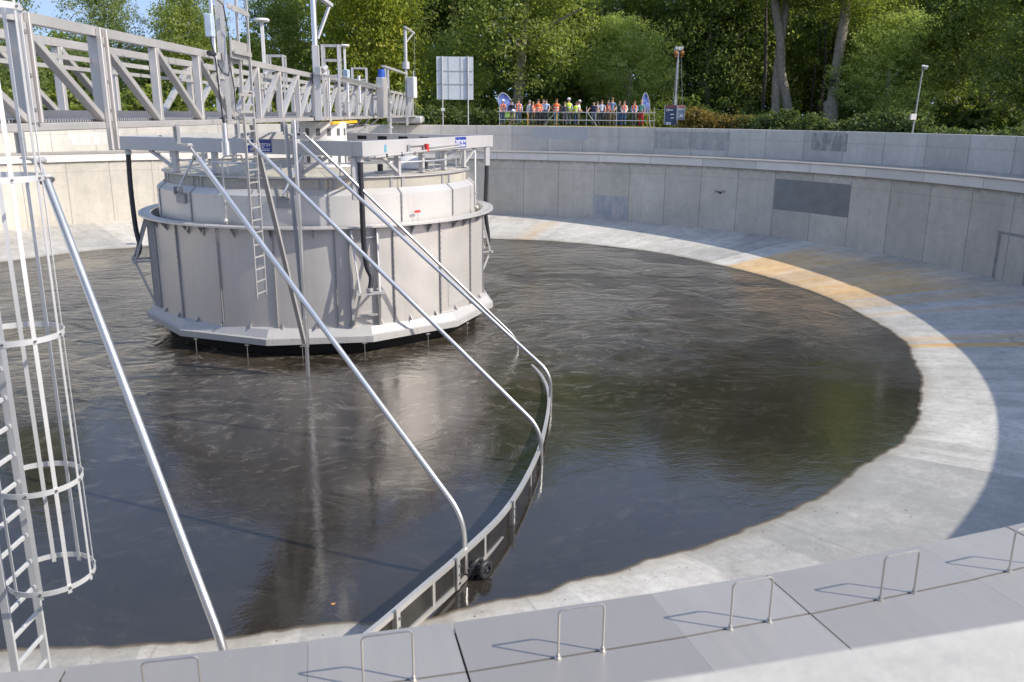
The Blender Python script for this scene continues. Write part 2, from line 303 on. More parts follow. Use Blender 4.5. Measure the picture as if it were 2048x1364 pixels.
def water_mat():
    t = NT('turbid sludge water'); p, az, r, z = t.polar()
    sp = t.n('ShaderNodeSeparateXYZ', p)
    warp = t.n('ShaderNodeTexNoise'); t.put(warp.inputs['Vector'], p); warp.inputs['Scale'].default_value = 0.22; warp.inputs['Detail'].default_value = 3
    dv = t.n('ShaderNodeVectorMath', warp.outputs['Color'], (0.5, 0.5, 0.5), operation='SUBTRACT')
    dv2 = t.n('ShaderNodeVectorMath', dv.outputs[0], operation='SCALE'); dv2.inputs['Scale'].default_value = 5.0
    pw = t.n('ShaderNodeVectorMath', p, dv2.outputs[0], operation='ADD').outputs[0]
    swirl = t.noise(pw, 0.42, 7, 0.68); fine = t.noise(pw, 2.6, 6, 0.7)
    calm = t.m('MULTIPLY', t.rng(r, 9.0, 16.0, 0.0, 1.0, True), t.rng(sp.outputs[1], -3.0, -10.0, 0.0, 1.0, True))
    c1 = t.mix(t.rng(t.m('ADD', t.m('MULTIPLY', swirl, 0.65), t.m('MULTIPLY', fine, 0.35)), 0.40, 0.62), (0.021, 0.017, 0.0125), (0.082, 0.067, 0.050))
    c = t.mix(t.m('MULTIPLY', calm, 0.8), c1, (0.026, 0.0225, 0.019))
    # thin pale froth threads drawn out by the current
    tm = t.n('ShaderNodeMapping', pw); tm.inputs['Scale'].default_value = (0.28, 0.95, 1); tm.inputs['Rotation'].default_value = (0, 0, R_(-20))
    th = t.m('ABSOLUTE', t.m('SUBTRACT', t.noise(tm.outputs[0], 0.9, 7, 0.7, 0.6), 0.5))
    th = t.m('MULTIPLY', t.rng(th, 0.0, 0.028, 1.0, 0.0), t.rng(fine, 0.44, 0.62))
    near_c = t.rng(r, 7.0, 17.5, 1.0, 0.12)
    c = t.mix(t.m('MULTIPLY', t.m('MULTIPLY', th, near_c), 0.8), c, (0.24, 0.215, 0.185))
    # ripples: streaks along the flow, stronger towards the well and the far left
    def wave(sx, sy, rot, sc, det):
        mp = t.n('ShaderNodeMapping', pw if sc < 5 else p); mp.inputs['Scale'].default_value = (sx, sy, 1); mp.inputs['Rotation'].default_value = (0, 0, R_(rot))
        return t.noise(mp.outputs[0], sc, det, 0.55, 0.4)
    h1 = wave(0.45, 1.5, 8, 1.3, 3); h2 = wave(0.7, 1.6, -14, 3.2, 5); h3 = wave(0.9, 1.35, 20, 9.0, 4)
    left = t.rng(sp.outputs[0], 1.0, -8.0, 0.0, 1.0, True)
    far = t.rng(sp.outputs[1], -12.5, -1.0, 0.0, 1.0, True)
    patch = t.rng(t.noise(pw, 0.16, 4, 0.6), 0.42, 0.60)
    amp = t.m('ADD', 0.035, t.m('MULTIPLY', t.m('ADD', t.m('MULTIPLY', left, 0.8), 0.6), t.m('MULTIPLY', far, t.m('ADD', 0.16, t.m('MULTIPLY', patch, 1.15)))))
    mid_ = t.m('MULTIPLY', t.rng(r, 18.0, 9.0, 0.0, 1.0, True), t.rng(fine, 0.35, 0.65, 0.2, 1.0))
    h = t.m('ADD', t.m('ADD', t.m('MULTIPLY', h1, 0.9), t.m('MULTIPLY', h2, 0.75)), t.m('MULTIPLY', h3, 0.34))
    h = t.m('ADD', t.m('MULTIPLY', h, amp), t.m('MULTIPLY', t.m('MULTIPLY', t.noise(pw, 5.0, 5, 0.65), mid_), 0.055))
    t.set(Base_Color=c, Roughness=0.07, IOR=1.60); t.b.inputs['Specular IOR Level'].default_value = 0.55
    t.bump(h, 1.0, 0.11)
    return t.mat
polar_grid('water', water_mat(), lambda a: [(0.0, 0.0, 0)] + [(x*(shore(a)+0.03)/20.0, 0.0, 0) for x in (5, 10, 15, 20)], 5)
# ------------------------------------------------------------------ tank walls
M_PAR = concrete_wall('parapet concrete', (0.57, 0.54, 0.485), 4.72, 2.6, 30.36, 6.4, 6.75, 0.10)
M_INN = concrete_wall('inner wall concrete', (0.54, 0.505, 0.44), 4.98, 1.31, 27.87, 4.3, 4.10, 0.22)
wall = thing('tank_wall', 'high round concrete tank wall with a raised outer parapet', 'wall', (0, 0, 0))
b = MB(); b.ring([(30.364, 4.30), (30.364, 6.387), (30.384, 6.407), (30.80, 6.407), (30.82, 6.387), (30.82, 3.0), (30.40, 3.0)], n=360); b.build('parapet', M_PAR, wall, 30)
b = MB(); b.ring([(27.866, 0.40), (27.866, 4.27), (28.14, 4.27), (28.14, 0.40)], n=360); b.build('inner_wall', M_INN, wall, 30)
def patch_mat(name, col):
    if name.startswith('repair mortar') and not name.endswith('dark'):
        t = NT(name); p, az, r, z = t.polar(); al = t.m('MULTIPLY', az, 0.5)
        st = t.noise(t.xyz(t.m('MULTIPLY', al, 3.0), t.m('MULTIPLY', z, 0.5), 1.0), 1.0, 7, 0.75); mo = t.noise(p, 2.0, 8, 0.75)
        k = t.m('ADD', t.m('MULTIPLY', st, 0.6), t.m('MULTIPLY', mo, 0.4))
        t.set(Base_Color=t.mix(t.rng(k, 0.45, 0.60), col, (0.50, 0.48, 0.44)), Roughness=0.85); return t.mat
    return patch_plain(name, col)
def patch_plain(name, col): return simple(name, col, 0.8, 0, 0.10 if name.endswith('dark') else 0.26, 1.7, 0.2, False)
for nm, a0, a1, z0, z1, R0, col, lb in (('dark', 16.24, 26.15, 2.13, 3.82, 27.866, (0.22, 0.225, 0.22), 'large dark grey repair patch'), ('small', 46.2, 51.2, 0.68, 2.16, 27.866, (0.34, 0.36, 0.39), 'small bluish repair patch'),
        ('up', 21.05, 25.35, 5.33, 6.3, 30.364, (0.25, 0.25, 0.235), 'dark blotchy repair patch on the parapet'), ('up', 35.4, 45.0, 5.1, 6.2, 30.364, (0.34, 0.335, 0.315), 'long grey repair patch on the parapet'), ('pale', 54.0, 61.2, 5.55, 6.32, 30.364, (0.43, 0.435, 0.45), 'pale repair patch on the parapet'),
        ('left', 113.1, 118.8, 5.15, 5.9, 30.364, (0.60, 0.59, 0.57), 'whitewashed patch on the parapet')):
    b = MB(); b.ring([(R0-0.004, z0), (R0-0.004, z1), (R0+0.02, z1), (R0+0.02, z0)], a0, a1, 16)
    b.build('repair_patch', patch_mat('repair mortar '+nm, col), wall, 30, lb)
# mortar-filled door outline at the right edge
b = MB(); b.ring([(27.862, 2.50), (27.862, 2.62), (27.89, 2.62), (27.89, 2.50)], -6.4, -2.3, 8)
b.ring([(27.862, 0.62), (27.862, 2.497), (27.89, 2.497), (27.89, 0.62)], -2.75, -2.35, 2); b.ring([(27.862, 0.62), (27.862, 2.497), (27.89, 2.497), (27.89, 0.62)], -6.4, -6.0, 2)
b.build('mortar_seam', patch_mat('seam mortar', (0.27, 0.265, 0.255)), wall, 30)
# ------------------------------------------------------------------ launder
M_FAS = NT('brushed launder fascia'); _p, _az, _r, _z = M_FAS.polar()
_q = M_FAS.m('DIVIDE', _az, 7.2); _wn = M_FAS.n('ShaderNodeTexWhiteNoise', noise_dimensions='1D'); M_FAS.put(_wn.inputs['W'], M_FAS.m('FLOOR', _q))
_fr = M_FAS.m('FRACT', _q); _dj = M_FAS.m('MULTIPLY', M_FAS.m('MINIMUM', _fr, M_FAS.m('SUBTRACT', 1.0, _fr)), 3.4)
_c = M_FAS.mix(_wn.outputs['Value'], (0.62, 0.595, 0.55), (0.80, 0.755, 0.69)); _c = M_FAS.mix(M_FAS.rng(M_FAS.noise(_p, 1.2, 5, 0.65), 0.3, 0.7, 0.0, 0.3), _c, (0.42, 0.41, 0.39)); _c = M_FAS.mix(M_FAS.rng(_dj, 0.005, 0.02, 0.7, 0.0), _c, (0.15, 0.15, 0.15))
M_FAS.set(Base_Color=_c, Roughness=0.6, Metallic=0.0); M_FAS = M_FAS.mat
la = thing('launder_channel', 'grey metal launder channel running round inside the tank wall', 'channel', (0, 0, 0))
b = MB(); b.ring([(27.746, 4.281), (27.746, 4.752), (27.775, 4.752), (27.775, 4.281)], n=180); b.build('fascia', M_FAS, la, 30)
b = MB(); b.ring([(27.778, 4.281), (27.778, 4.30), (30.36, 4.30), (30.36, 4.281)], n=180); b.build('channel_bed', simple('channel concrete', (0.25, 0.25, 0.24)), la, 30)
def panel_mat():
    t = NT('coated launder cover sheet'); p = t.pos(); rn = t.n('ShaderNodeObjectInfo').outputs['Random']
    tc = t.n('ShaderNodeTexCoord').outputs['Object']
    big = t.noise(tc, 1.1, 4); mp = t.n('ShaderNodeMapping', tc); mp.inputs['Scale'].default_value = (0.8, 14, 1); st = t.noise(mp.outputs[0], 1.0, 5, 0.6); fine = t.noise(tc, 90, 3)
    c = t.mix(rn, (0.315, 0.292, 0.272), (0.45, 0.42, 0.385)); k = t.m('ADD', t.m('MULTIPLY', big, 0.6), t.m('MULTIPLY', st, 0.4))
    c = t.mix(t.rng(k, 0.38, 0.66, 0.0, 0.5), c, (0.29, 0.28, 0.265))
    spk = t.rng(t.noise(tc, 24, 2), 0.72, 0.76); c = t.mix(t.m('MULTIPLY', spk, 0.35), c, (0.6, 0.58, 0.55))
    t.set(Base_Color=c, Roughness=t.rng(big, 0.3, 0.7, 0.38, 0.52), Metallic=0.3); t.bump(t.m('ADD', t.m('MULTIPLY', big, 3.0), fine), 0.04, 0.01); return t.mat
M_PANEL = panel_mat(); M_TUBE = steel('polished steel tube', (0.72, 0.71, 0.70), 0.3, 0.9, 0.06); M_WIRE = steel('steel rod', (0.55, 0.53, 0.50), 0.35, 0.85)
R0 = 28.1
def make_panel(half, flush):
    b = MB(); th = 0.010
    def seg(r0, r1):
        a = R_(half); p = []
        for z in (-th, 0):
            for r in (r0, r1):
                for s in (-1, 1): p.append((r*math.cos(a)-R0 if False else r-R0, s*(r*math.tan(a)-(0.0008 if s == flush else 0.0055)), z))
        b.add(p, [(0, 1, 3, 2), (4, 6, 7, 5), (0, 4, 5, 1), (2, 3, 7, 6), (0, 2, 6, 4), (1, 5, 7, 3)])
    seg(27.70, 28.090); seg(28.103, 30.345)
    # folded lip at the inner edge
    b.box((27.703-R0, 0, -0.03), (0.006, 2*27.7*math.tan(R_(half))-0.02, 0.04))
    return b
def handle_mb():
    b = MB(); w2, h, r = 0.110, 0.250, 0.022; pts = [(0, -w2, -0.005), (0, -w2, h-r)]
    for k in range(1, 5): a = math.pi/2*k/5; pts.append((0, -w2+r-r*math.cos(a), h-r+r*math.sin(a)))
    pts += [(0, -w2+r, h), (0, w2-r, h)]
    for k in range(1, 5): a = math.pi/2*k/5; pts.append((0, w2-r+r*math.sin(a), h-r+r*math.cos(a)))
    pts += [(0, w2, h-r), (0, w2, -0.005)]
    b.tube(pts, 0.0055, 8)
    for s in (-1, 1): b.tube([(0, s*w2, 0.0), (0, s*w2, 0.022)], 0.010, 8); b.tube([(0, s*w2, 0.0), (0, s*w2, 0.005)], 0.018, 8)
    return b
protoA = make_panel(1.10, 1).build('launder_cover', M_PANEL); hA = handle_mb().build('handle', M_WIRE, protoA, 40)
protoB = make_panel(0.715, -1).build('launder_cover', M_PANEL); hB = handle_mb().build('handle', M_WIRE, protoB, 40)
G_COV = 'launder cover panels with wire handles'
near_lab = {-94.9: 'grey cover panel with a wire handle in the bottom left corner beyond the cage ladder', -91.28: 'wide grey cover panel with a handle in front of the long silver scraper tube', -89.57: 'narrow grey cover panel whose handle stands in front of the black scraper blade end', -87.77: 'wide darker grey cover panel with its handle at the bottom centre of the picture',
            -85.955: 'narrow grey cover panel at the dark seam right of the bottom centre handle', -84.15: 'wide grey cover panel below the wet concrete right of centre', -82.36: 'narrow pale cover panel at the right edge by the shaded floor'}
first = {0: True, 1: True}
k0 = 0
for i in range(-3, 62):
    base = -88.87 + 3.63*i
    for j, (c_, hw) in enumerate(((base+1.1, 1.1), (base+2.2+0.715, 0.70))):
        a = c_
        vis_far = -6 < a < 131
        near = -97 < a < -72
        if not (vis_far or near): continue
        pr = protoA if j == 0 else protoB
        o = pr if first[j] else dup(pr); first[j] = False
        o.location = (R0*math.cos(R_(a)), R0*math.sin(R_(a)), 4.766); o.rotation_euler = (rnd.uniform(-0.0025, 0.0025), rnd.uniform(-0.002, 0.002), R_(a))
        lab = None
        for kk, vv in near_lab.items():
            if near and abs(kk-a) < 0.5: lab = vv
        if lab is None: lab = 'grey cover panel with a thin wire handle along the far side of the round tank' if vis_far else ('grey cover panel left of the bottom left corner of the picture' if a < -90 else 'grey cover panel right of the right edge of the picture')
        tag(o, lab, 'cover panel', G_COV)
# ================================================================== inlet well in the middle of the tank
UB = Vector((math.cos(R_(78.03)), math.sin(R_(78.03)), 0)); NB = Vector((-UB.y, UB.x, 0))
def B(t, n, z): return UB*t+NB*n+Vector((0, 0, z))          # bridge coordinates: along, across, height
WX, WY = 0.2, 0.05
WC = (WX, WY)
def cyl(az, r, z): return Vector((WX+r*math.cos(R_(az)), WY+r*math.sin(R_(az)), z))
M_SHELL = steel('matt stainless sheet', (0.63, 0.60, 0.57), 0.46, 0.55, 0.07)
M_SHELL2 = steel('pale stainless sheet', (0.61, 0.59, 0.565), 0.44, 0.45, 0.06)
M_RIB = steel('dull steel rib', (0.36, 0.36, 0.365), 0.5, 0.5, 0.1)
M_GALV = steel('galvanised steel', (0.50, 0.495, 0.49), 0.45, 0.5, 0.1)
M_BEAM = steel('painted steel beam', (0.50, 0.49, 0.485), 0.5, 0.35, 0.06)
M_DARK = simple('dark void', (0.012, 0.012, 0.012), 0.8)  # near-black colour carries the unlit depth of openings
M_SLOT = simple('shaded slot', (0.10, 0.10, 0.105), 0.8)
M_RUB = simple('black rubber', (0.028, 0.028, 0.034), 0.45, 0, 0.2, 8, 0.1)
M_BOLT = simple('bolt steel', (0.25, 0.25, 0.26), 0.4, 0.8)
M_ALU = steel('aluminium profile', (0.55, 0.53, 0.505), 0.4, 0.5, 0.08)
M_WHITE = simple('white coating', (0.60, 0.59, 0.57), 0.45, 0, 0.05)
M_BLUE = simple('blue sign face', (0.015, 0.04, 0.26), 0.4, 0, 0.05)
M_RED = simple('red enamel', (0.55, 0.03, 0.03), 0.4, 0, 0.1)
M_YEL = simple('yellow paint', (0.75, 0.42, 0.02), 0.5, 0, 0.1)
M_LET = simple('white lettering', (0.85, 0.85, 0.87), 0.5, 0, 0.02)
well = thing('inlet_well', 'large round stainless steel inlet well standing in the dark water', 'inlet well', (WX, WY, 0.4))
NS = 20
b = MB(); b.ring([(5.72, 0.80), (5.72, 3.93), (5.70, 3.93), (5.70, 0.80)], n=80, a0=0, a1=360, c=WC); b.build('outer_shell', M_SHELL, well, 12)
for k in range(NS):
    b = MB(); a = 218.5+18*k; p = cyl(a, 5.745, 0.88); q = cyl(a, 5.745, 3.88); rad = Vector((math.cos(R_(a)), math.sin(R_(a)), 0))
    b.bar(p, q, 0.034, 0.055, rad, 0)
    for j in range(16):
        z = 0.98+j*0.185; b.box(cyl(a, 5.78, z), (0.018, 0.026, 0.026), R_(a), 1)
    b.build('seam_rib', [M_RIB, M_BOLT], well)
b = MB(); b.ring([(5.74, 3.935), (6.06, 3.935), (6.06, 3.90), (6.10, 3.90), (6.10, 3.955), (5.74, 3.955)], n=120, c=WC)
for k in range(180):
    b.box(cyl(k*2, 5.98, 3.958), (0.02, 0.02, 0.014), R_(k*2), 1)
b.build('flange', [M_SHELL2, M_BOLT], well, 30)
for az in (203.9, 212.8, 225.0, 231.5, 242.7, 254.0, 266.5, 281.5, 297.0, 303.5, 315.2, 321.5, 333, 345):
    b = MB(); th = R_(az); tv = Vector((-math.sin(th), math.cos(th), 0))*0.008
    A = [cyl(az, 5.722, 3.93), cyl(az, 6.02, 3.93), cyl(az, 5.722, 3.58)]
    b.add([p-tv for p in A]+[p+tv for p in A], [(0, 1, 2), (5, 4, 3), (0, 3, 4, 1), (1, 4, 5, 2), (2, 5, 3, 0)]); b.build('gusset', M_RIB, well)
# twelve-sided skirt: upright lip below, leaning plate above
b = MB(); c30 = math.cos(R_(15))
b.ring([(6.14, 0.42), (6.14, 0.61), (6.06, 0.64), (5.90, 0.86), (5.74, 0.90), (5.74, 0.86), (6.02, 0.60), (6.10, 0.58), (6.10, 0.42)], 222, 582, 12, WC)
for k in range(12):
    for f in (0.06, 0.25, 0.5, 0.75, 0.94):
        p = cyl(222+30*k, 6.142, 0.51).lerp(cyl(252+30*k, 6.142, 0.51), f); a = 237+30*k
        b.box(p, (0.012, 0.02, 0.02), R_(a), 1)
        b.box(p+Vector((0, 0, 0.09)), (0.010, 0.016, 0.016), R_(a), 1)
b.build('skirt', [steel('grey skirt sheet', (0.46, 0.45, 0.44), 0.62, 0.3, 0.08), M_BOLT], well, 20)
for k in range(36):
    a = 216+10*k
    b = MB(); th = R_(a); tv = Vector((-math.sin(th), math.cos(th), 0))*0.01; A = [cyl(a, 5.722, 0.87), cyl(a, 5.84, 0.87), cyl(a, 5.722, 1.03)]
    b.add([p-tv for p in A]+[p+tv for p in A], [(0, 1, 2), (5, 4, 3), (0, 3, 4, 1), (1, 4, 5, 2), (2, 5, 3, 0)]); b.build('foot_gusset', M_RIB, well)
b = MB(); b.ring([(5.3, -0.3), (5.3, 0.85), (5.69, 0.85), (5.69, 0.75), (5.35, -0.3)], n=60, c=WC); b.build('inner_throat', M_DARK, well, 30)  # black colour paints the deep shade in the gap below the skirt
# drip rods under the skirt
b = MB()
for a in (246, 262, 279.5, 300, 318, 228): b.tube([cyl(a, 6.08, 0.43), cyl(a, 6.08, -0.05)], 0.012, 6); b.box(cyl(a, 6.09, 0.40), (0.04, 0.14, 0.02), R_(a))
b.build('skirt_rod', M_WIRE, well)
# upper shell with bevelled head
b = MB(); b.ring([(5.45, 3.5), (5.45, 4.80), (5.22, 4.98), (5.20, 4.96), (5.40, 4.78), (5.40, 3.5)], 222.5, 582.5, 64, WC); b.build('upper_shell', M_SHELL2, well, 25)
for k in range(15):
    b = MB(); a = 223.5+24*k; rad = Vector((math.cos(R_(a)), math.sin(R_(a)), 0))
    b.bar(cyl(a, 5.465, 3.96), cyl(a, 5.465, 4.80), 0.045, 0.03, rad); b.bar(cyl(a, 5.462, 4.80), cyl(a, 5.235, 4.975), 0.045, 0.03, rad)
    for j in range(5): b.box(cyl(a, 5.485, 4.05+j*0.17), (0.02, 0.024, 0.024), R_(a), 1)
    b.build('upper_seam', [M_RIB, M_BOLT], well)
M_DRUM = concrete_wall('drum concrete', (0.47, 0.44, 0.375), 24, 10, 5.2, 9.0, 5.6, 0.0)
b = MB(); b.ring([(5.18, 4.6), (5.18, 5.27), (5.12, 5.30), (0.0, 5.36), (0.0, 4.6)], n=96, c=WC); b.build('drum', M_DRUM, well, 30)
b = MB(); b.ring([(5.16, 5.295), (5.26, 5.295), (5.26, 5.33), (5.16, 5.33)], n=96, c=WC); b.build('drum_rim', M_GALV, well, 30)
for k in range(15):
    a = 221.5+24*k
    for d in (0, 4.4):
        b = MB(); rad = Vector((math.cos(R_(a+d)), math.sin(R_(a+d)), 0)); b.bar(cyl(a+d, 5.19, 4.95), cyl(a+d, 5.19, 5.29), 0.09, 0.03, rad); b.build('drum_post', M_RIB, well)
# riveted repair plate on the right
b = MB(); b.ring([(5.728, 1.02), (5.728, 1.95), (5.7205, 1.95), (5.7205, 1.02)], 312.5, 324, 6, WC)
for i in range(7):
    for z in (1.06, 1.91): b.box(cyl(313.2+10.2*i/6, 5.73, z), (0.012, 0.02, 0.02), R_(318), 1)
for j in range(5):
    for a in (313.2, 323.4): b.box(cyl(a, 5.73, 1.06+0.2125*j), (0.012, 0.02, 0.02), R_(a), 1)
b.build('bolted_plate', [M_SHELL2, M_BOLT], well, 30)
# lifting brackets with inclined rods, thin valve pipes
for a in (219, 258):
    b = MB(); b.box(cyl(a, 5.49, 4.62), (0.08, 0.46, 0.30), R_(a)); b.box(cyl(a, 5.53, 4.74), (0.14, 0.40, 0.05), R_(a)); b.box(cyl(a-1.4, 5.56, 4.86), (0.16, 0.03, 0.22), R_(a)); b.box(cyl(a+1.4, 5.56, 4.86), (0.16, 0.03, 0.22), R_(a))
    bevel(b.build('lifting_bracket', M_RIB, well)); b = MB(); b.tube([cyl(a, 5.58, 4.86), cyl(a+6, 5.2, 6.0)], 0.035, 8); b.build('lifting_rod', M_TUBE, well, 40)
for a, zt in ((239.5, 5.95), (336, 6.0)):
    b = MB()
    if zt > 5: b.tube([cyl(a, 5.62, 3.96), cyl(a, 5.62, zt-0.1), cyl(a+0.5, 5.58, zt-0.02), cyl(a+2, 5.4, zt), cyl(a+3.4, 5.1, zt), cyl(a+3.6, 5.0, zt-0.5)], 0.028, 8)
    b.sphere(cyl(a, 5.66, 4.07), 0.075); b.box(cyl(a, 5.62, 4.55), (0.1, 0.1, 0.06), R_(a)); b.build('valve_pipe', M_ALU, well, 40)
b = MB(); b.tube([cyl(300.5, 5.60, 3.96), cyl(300.5, 5.60, 4.22)], 0.007, 6); b.box(cyl(300.5, 5.60, 4.24), (0.03, 0.20, 0.07), R_(300.5), 1); b.build('red_marker', [M_WIRE, M_RED], well)
# hose frames hung on the outer shell
for a0, za in ((281, 2.0), (194, 2.42), (11, 2.0)):
    t_ = Vector((-math.sin(R_(a0)), math.cos(R_(a0)), 0)); rd = Vector((math.cos(R_(a0)), math.sin(R_(a0)), 0))
    b = MB()
    for s in (-1, 1):
        b.bar(cyl(a0, 5.80, 0.90)+t_*0.42*s, cyl(a0, 5.80, 3.88)+t_*0.42*s, 0.08, 0.12, rd)
        b.bar(cyl(a0, 5.86, 3.84)+t_*0.40*s, cyl(a0, 6.36, za+0.02)+t_*0.30*s, 0.05, 0.07, rd)
        b.bar(cyl(a0, 6.36, za)+t_*0.30*s, cyl(a0, 5.86, 0.95)+t_*0.40*s, 0.05, 0.07, rd)
    b.bar(cyl(a0, 6.40, za)-t_*0.44, cyl(a0, 6.40, za)+t_*0.44, 0.10, 0.08); b.bar(cyl(a0, 5.8, 3.60)-t_*0.38, cyl(a0, 5.8, 3.60)+t_*0.38, 0.07, 0.07); b.bar(cyl(a0, 5.8, 1.2)-t_*0.38, cyl(a0, 5.8, 1.2)+t_*0.38, 0.07, 0.07)
    for s in (-1, 1): b.bar(cyl(a0, 5.84, za)+t_*0.34*s, cyl(a0, 6.38, za)+t_*0.34*s, 0.06, 0.06)
    b.build('hose_bracket', M_GALV, well)
# ------------------------------------------------------------------ square beam frame on the drum
CZ0, CZ1 = 5.99, 6.41
frame = thing('beam_frame', 'square frame of pale box beams standing on top of the round well', 'frame', (WX, WY, 5.36))
corn = [cyl(a, 6.30, 6.2) for a in (190, 280, 10, 100)]
names_b = []
for i in range(4):
    p, q = corn[i], corn[(i+1) % 4]; d = (q-p).normalized()
    e0, e1 = (0.18, -0.182) if i % 2 == 0 else (0.18, -0.182)
    b = MB(); b.bar(p-d*0.18, q-d*0.182, 0.36, CZ1-CZ0)
    if i == 0:
        for f, w_ in ((0.985, 0.012), (0.93, 0.014)): b.bar(p.lerp(q, f)-d*0.006, p.lerp(q, f)+d*0.008, 0.366, CZ1-CZ0+0.006, mi=1)
    bevel(b.build('beam', [M_BEAM, M_RIB], frame), 0.012)
    if i == 2:
        side = Vector((-d.y, d.x, 0)); side = side if side.dot(Vector((WX, WY, 0))-p.lerp(q, 0.5).xy.to_3d()) > 0 else -side
        for f in [0.08+0.105*k for k in range(9)]:
            b = MB(); c = p.lerp(q, f)+side*0.181; c.z = 6.24; M = Matrix((d, side, (0, 0, 1))).transposed(); b.box(c, (0.42, 0.004, 0.14), M=M); b.build('slot', M_DARK, frame)
# corner details: end caps, short hollow posts, struts, standing legs
for i in range(4):
    p, q = corn[i], corn[(i+1) % 4]; d = (q-p).normalized(); L = (q-p).length
    inw = (Vector((WX, WY, 6.2))-(p+q)/2).normalized()
    for f in (0.235, 0.41, 0.59, 0.765):
        c = p+d*L*f; b = MB(); b.box((c.x, c.y, (5.30+CZ0)/2), (0.15, 0.15, CZ0-5.30), math.atan2(d.y, d.x)); b.box((c.x, c.y, 5.345), (0.26, 0.26, 0.02), math.atan2(d.y, d.x)); b.build('leg', M_BEAM, frame)
    for f, g in ((0.235, 0.12), (0.765, 0.88)):
        b = MB(); b.bar((p+d*L*f)*1+Vector((0, 0, 5.42-6.2)), (p+d*L*g)+Vector((0, 0, CZ0-6.2-0.005)), 0.09, 0.09); b.build('brace', M_BEAM, frame)
    b = MB(); b.box((p.x, p.y, 5.985), (0.40, 0.40, 0.02), math.atan2(d.y, d.x)); b.build('corner_plate', M_RIB, frame)
for a, z0 in ((280, 4.75), (10, 5.3)):
    c = cyl(a+(-1.6 if a == 280 else -2), 6.22, 5.98); b = MB(); b.box((c.x, c.y, (z0+5.97)/2), (0.17, 0.2, 5.97-z0), R_(a)); bevel(b.build('hanging_post', M_BEAM, frame))
# pale cap and dark socket at the left corner
c = cyl(190, 6.44, 6.36); b = MB(); b.box(c, (0.06, 0.34, 0.10), R_(190)); b.box(cyl(190, 6.44, 6.08), (0.05, 0.12, 0.10), R_(190), 1); b.build('corner_cap', [M_WHITE, M_DARK], frame)
# small fittings on the beams
p, q = corn[1], corn[2]; d = (q-p).normalized(); outw = Vector((d.y, -d.x, 0))
def onb(f, z, off): return p+(q-p)*f+Vector((0, 0, z-6.2))+outw*off
b = MB(); b.tube([onb(0.03, 5.96, 0.3), onb(0.30, 6.02, 0.34), onb(0.66, 6.10, 0.34)], 0.035, 8)
b.tube([onb(0.40, 6.14, 0.3), onb(0.66, 6.18, 0.3)], 0.03, 8); b.tube([onb(0.27, 6.22, 0.24), onb(0.43, 6.22, 0.24)], 0.02, 8)
for f in (0.10, 0.20, 0.29): b.box(onb(f, 5.98+0.05*f, 0.33), (0.05, 0.1, 0.1), 0, 1)
b.box(onb(0.27, 6.16, 0.24), (0.06, 0.06, 0.2), 0, 0); b.build('sample_pipe', [M_ALU, M_RUB], frame, 40)
b = MB(); b.tube([onb(0.385, 6.0, 0.32), onb(0.385, 6.25, 0.32)], 0.075, 12); b.build('red_valve', M_RED, frame, 40)
b = MB(); M = Matrix((d, outw, (0, 0, 1))).transposed(); b.box(onb(0.12, 6.18, 0.183), (0.13, 0.006, 0.22), M=M); b.build('blue_plate', simple('pale blue plate', (0.12, 0.30, 0.42), 0.4), frame)
def sign(f, i):
    p, q = corn[i], corn[i+1]; d = (q-p).normalized(); o_ = Vector((d.y, -d.x, 0)); c = p+(q-p)*f+o_*0.186
    M3 = Matrix((d, -o_, (0, 0, 1))).transposed(); c.z = 6.22; wd, h = 0.86, 0.36
    b = MB(); b.box(c, (wd, 0.008, h), M=M3); s_ = b.build('sign', M_BLUE, frame)
    M4 = (Matrix((d, (0, 0, 1), o_)).transposed()).to_4x4()
    t1 = M4.copy(); t1.translation = c+Vector((0, 0, 0.05))+o_*0.0045; text_mesh('hydrograv', 0.20, 'lettering', M_LET, s_, t1)
    b = MB(); b.box(c+o_*0.005+Vector((0, 0, -0.075)), (wd*0.9, 0.003, 0.012), M=M3)
    x = -0.36
    for wl in (0.10, 0.16, 0.07, 0.20, 0.09): b.box(c+o_*0.005+d*(x+wl/2)+Vector((0, 0, -0.125)), (wl, 0.003, 0.03), M=M3); x += wl+0.025
    b.build('small_print', M_LET, s_)
sign(0.62, 0); sign(0.70, 1)
# ------------------------------------------------------------------ hoses
def hose(pts, lab):
    b = MB()
    P = [Vector(x) for x in pts]; S = []
    for i in range(len(P)-1):
        p0 = P[max(i-1, 0)]; p1 = P[i]; p2 = P[i+1]; p3 = P[min(i+2, len(P)-1)]
        for k in range(8):
            u = k/8; S.append(0.5*((2*p1)+(p2-p0)*u+(2*p0-5*p1+4*p2-p3)*u*u+(3*p1-p0-3*p2+p3)*u**3))
    S.append(P[-1]); h = thing('hose', lab, 'hose', P[0], group='black hoses hanging from the beam frame corners')
    b.tube(S, [0.078+0.004*(i % 2) for i in range(len(S))], 12); b.build('rubber_tube', M_RUB, h, 60)
    b = MB(); b.tube([P[0]+Vector((0, 0, 0.04)), P[0]-Vector((0, 0, 0.10))], 0.10, 12); b.build('hose_clamp', M_GALV, h, 40)
    b = MB(); b.tube([P[-1], P[-1]+Vector((0, 0, 0.10))], 0.10, 12); b.build('hose_clamp', M_GALV, h, 40)
hose([cyl(279.7, 6.32, 5.93), cyl(279.8, 6.30, 4.6), cyl(280.0, 6.26, 3.4), cyl(280.6, 6.24, 2.8), cyl(281.6, 6.30, 2.45), cyl(280.8, 6.40, 2.06)], 'black hose in front of the well ending in a steel bracket')
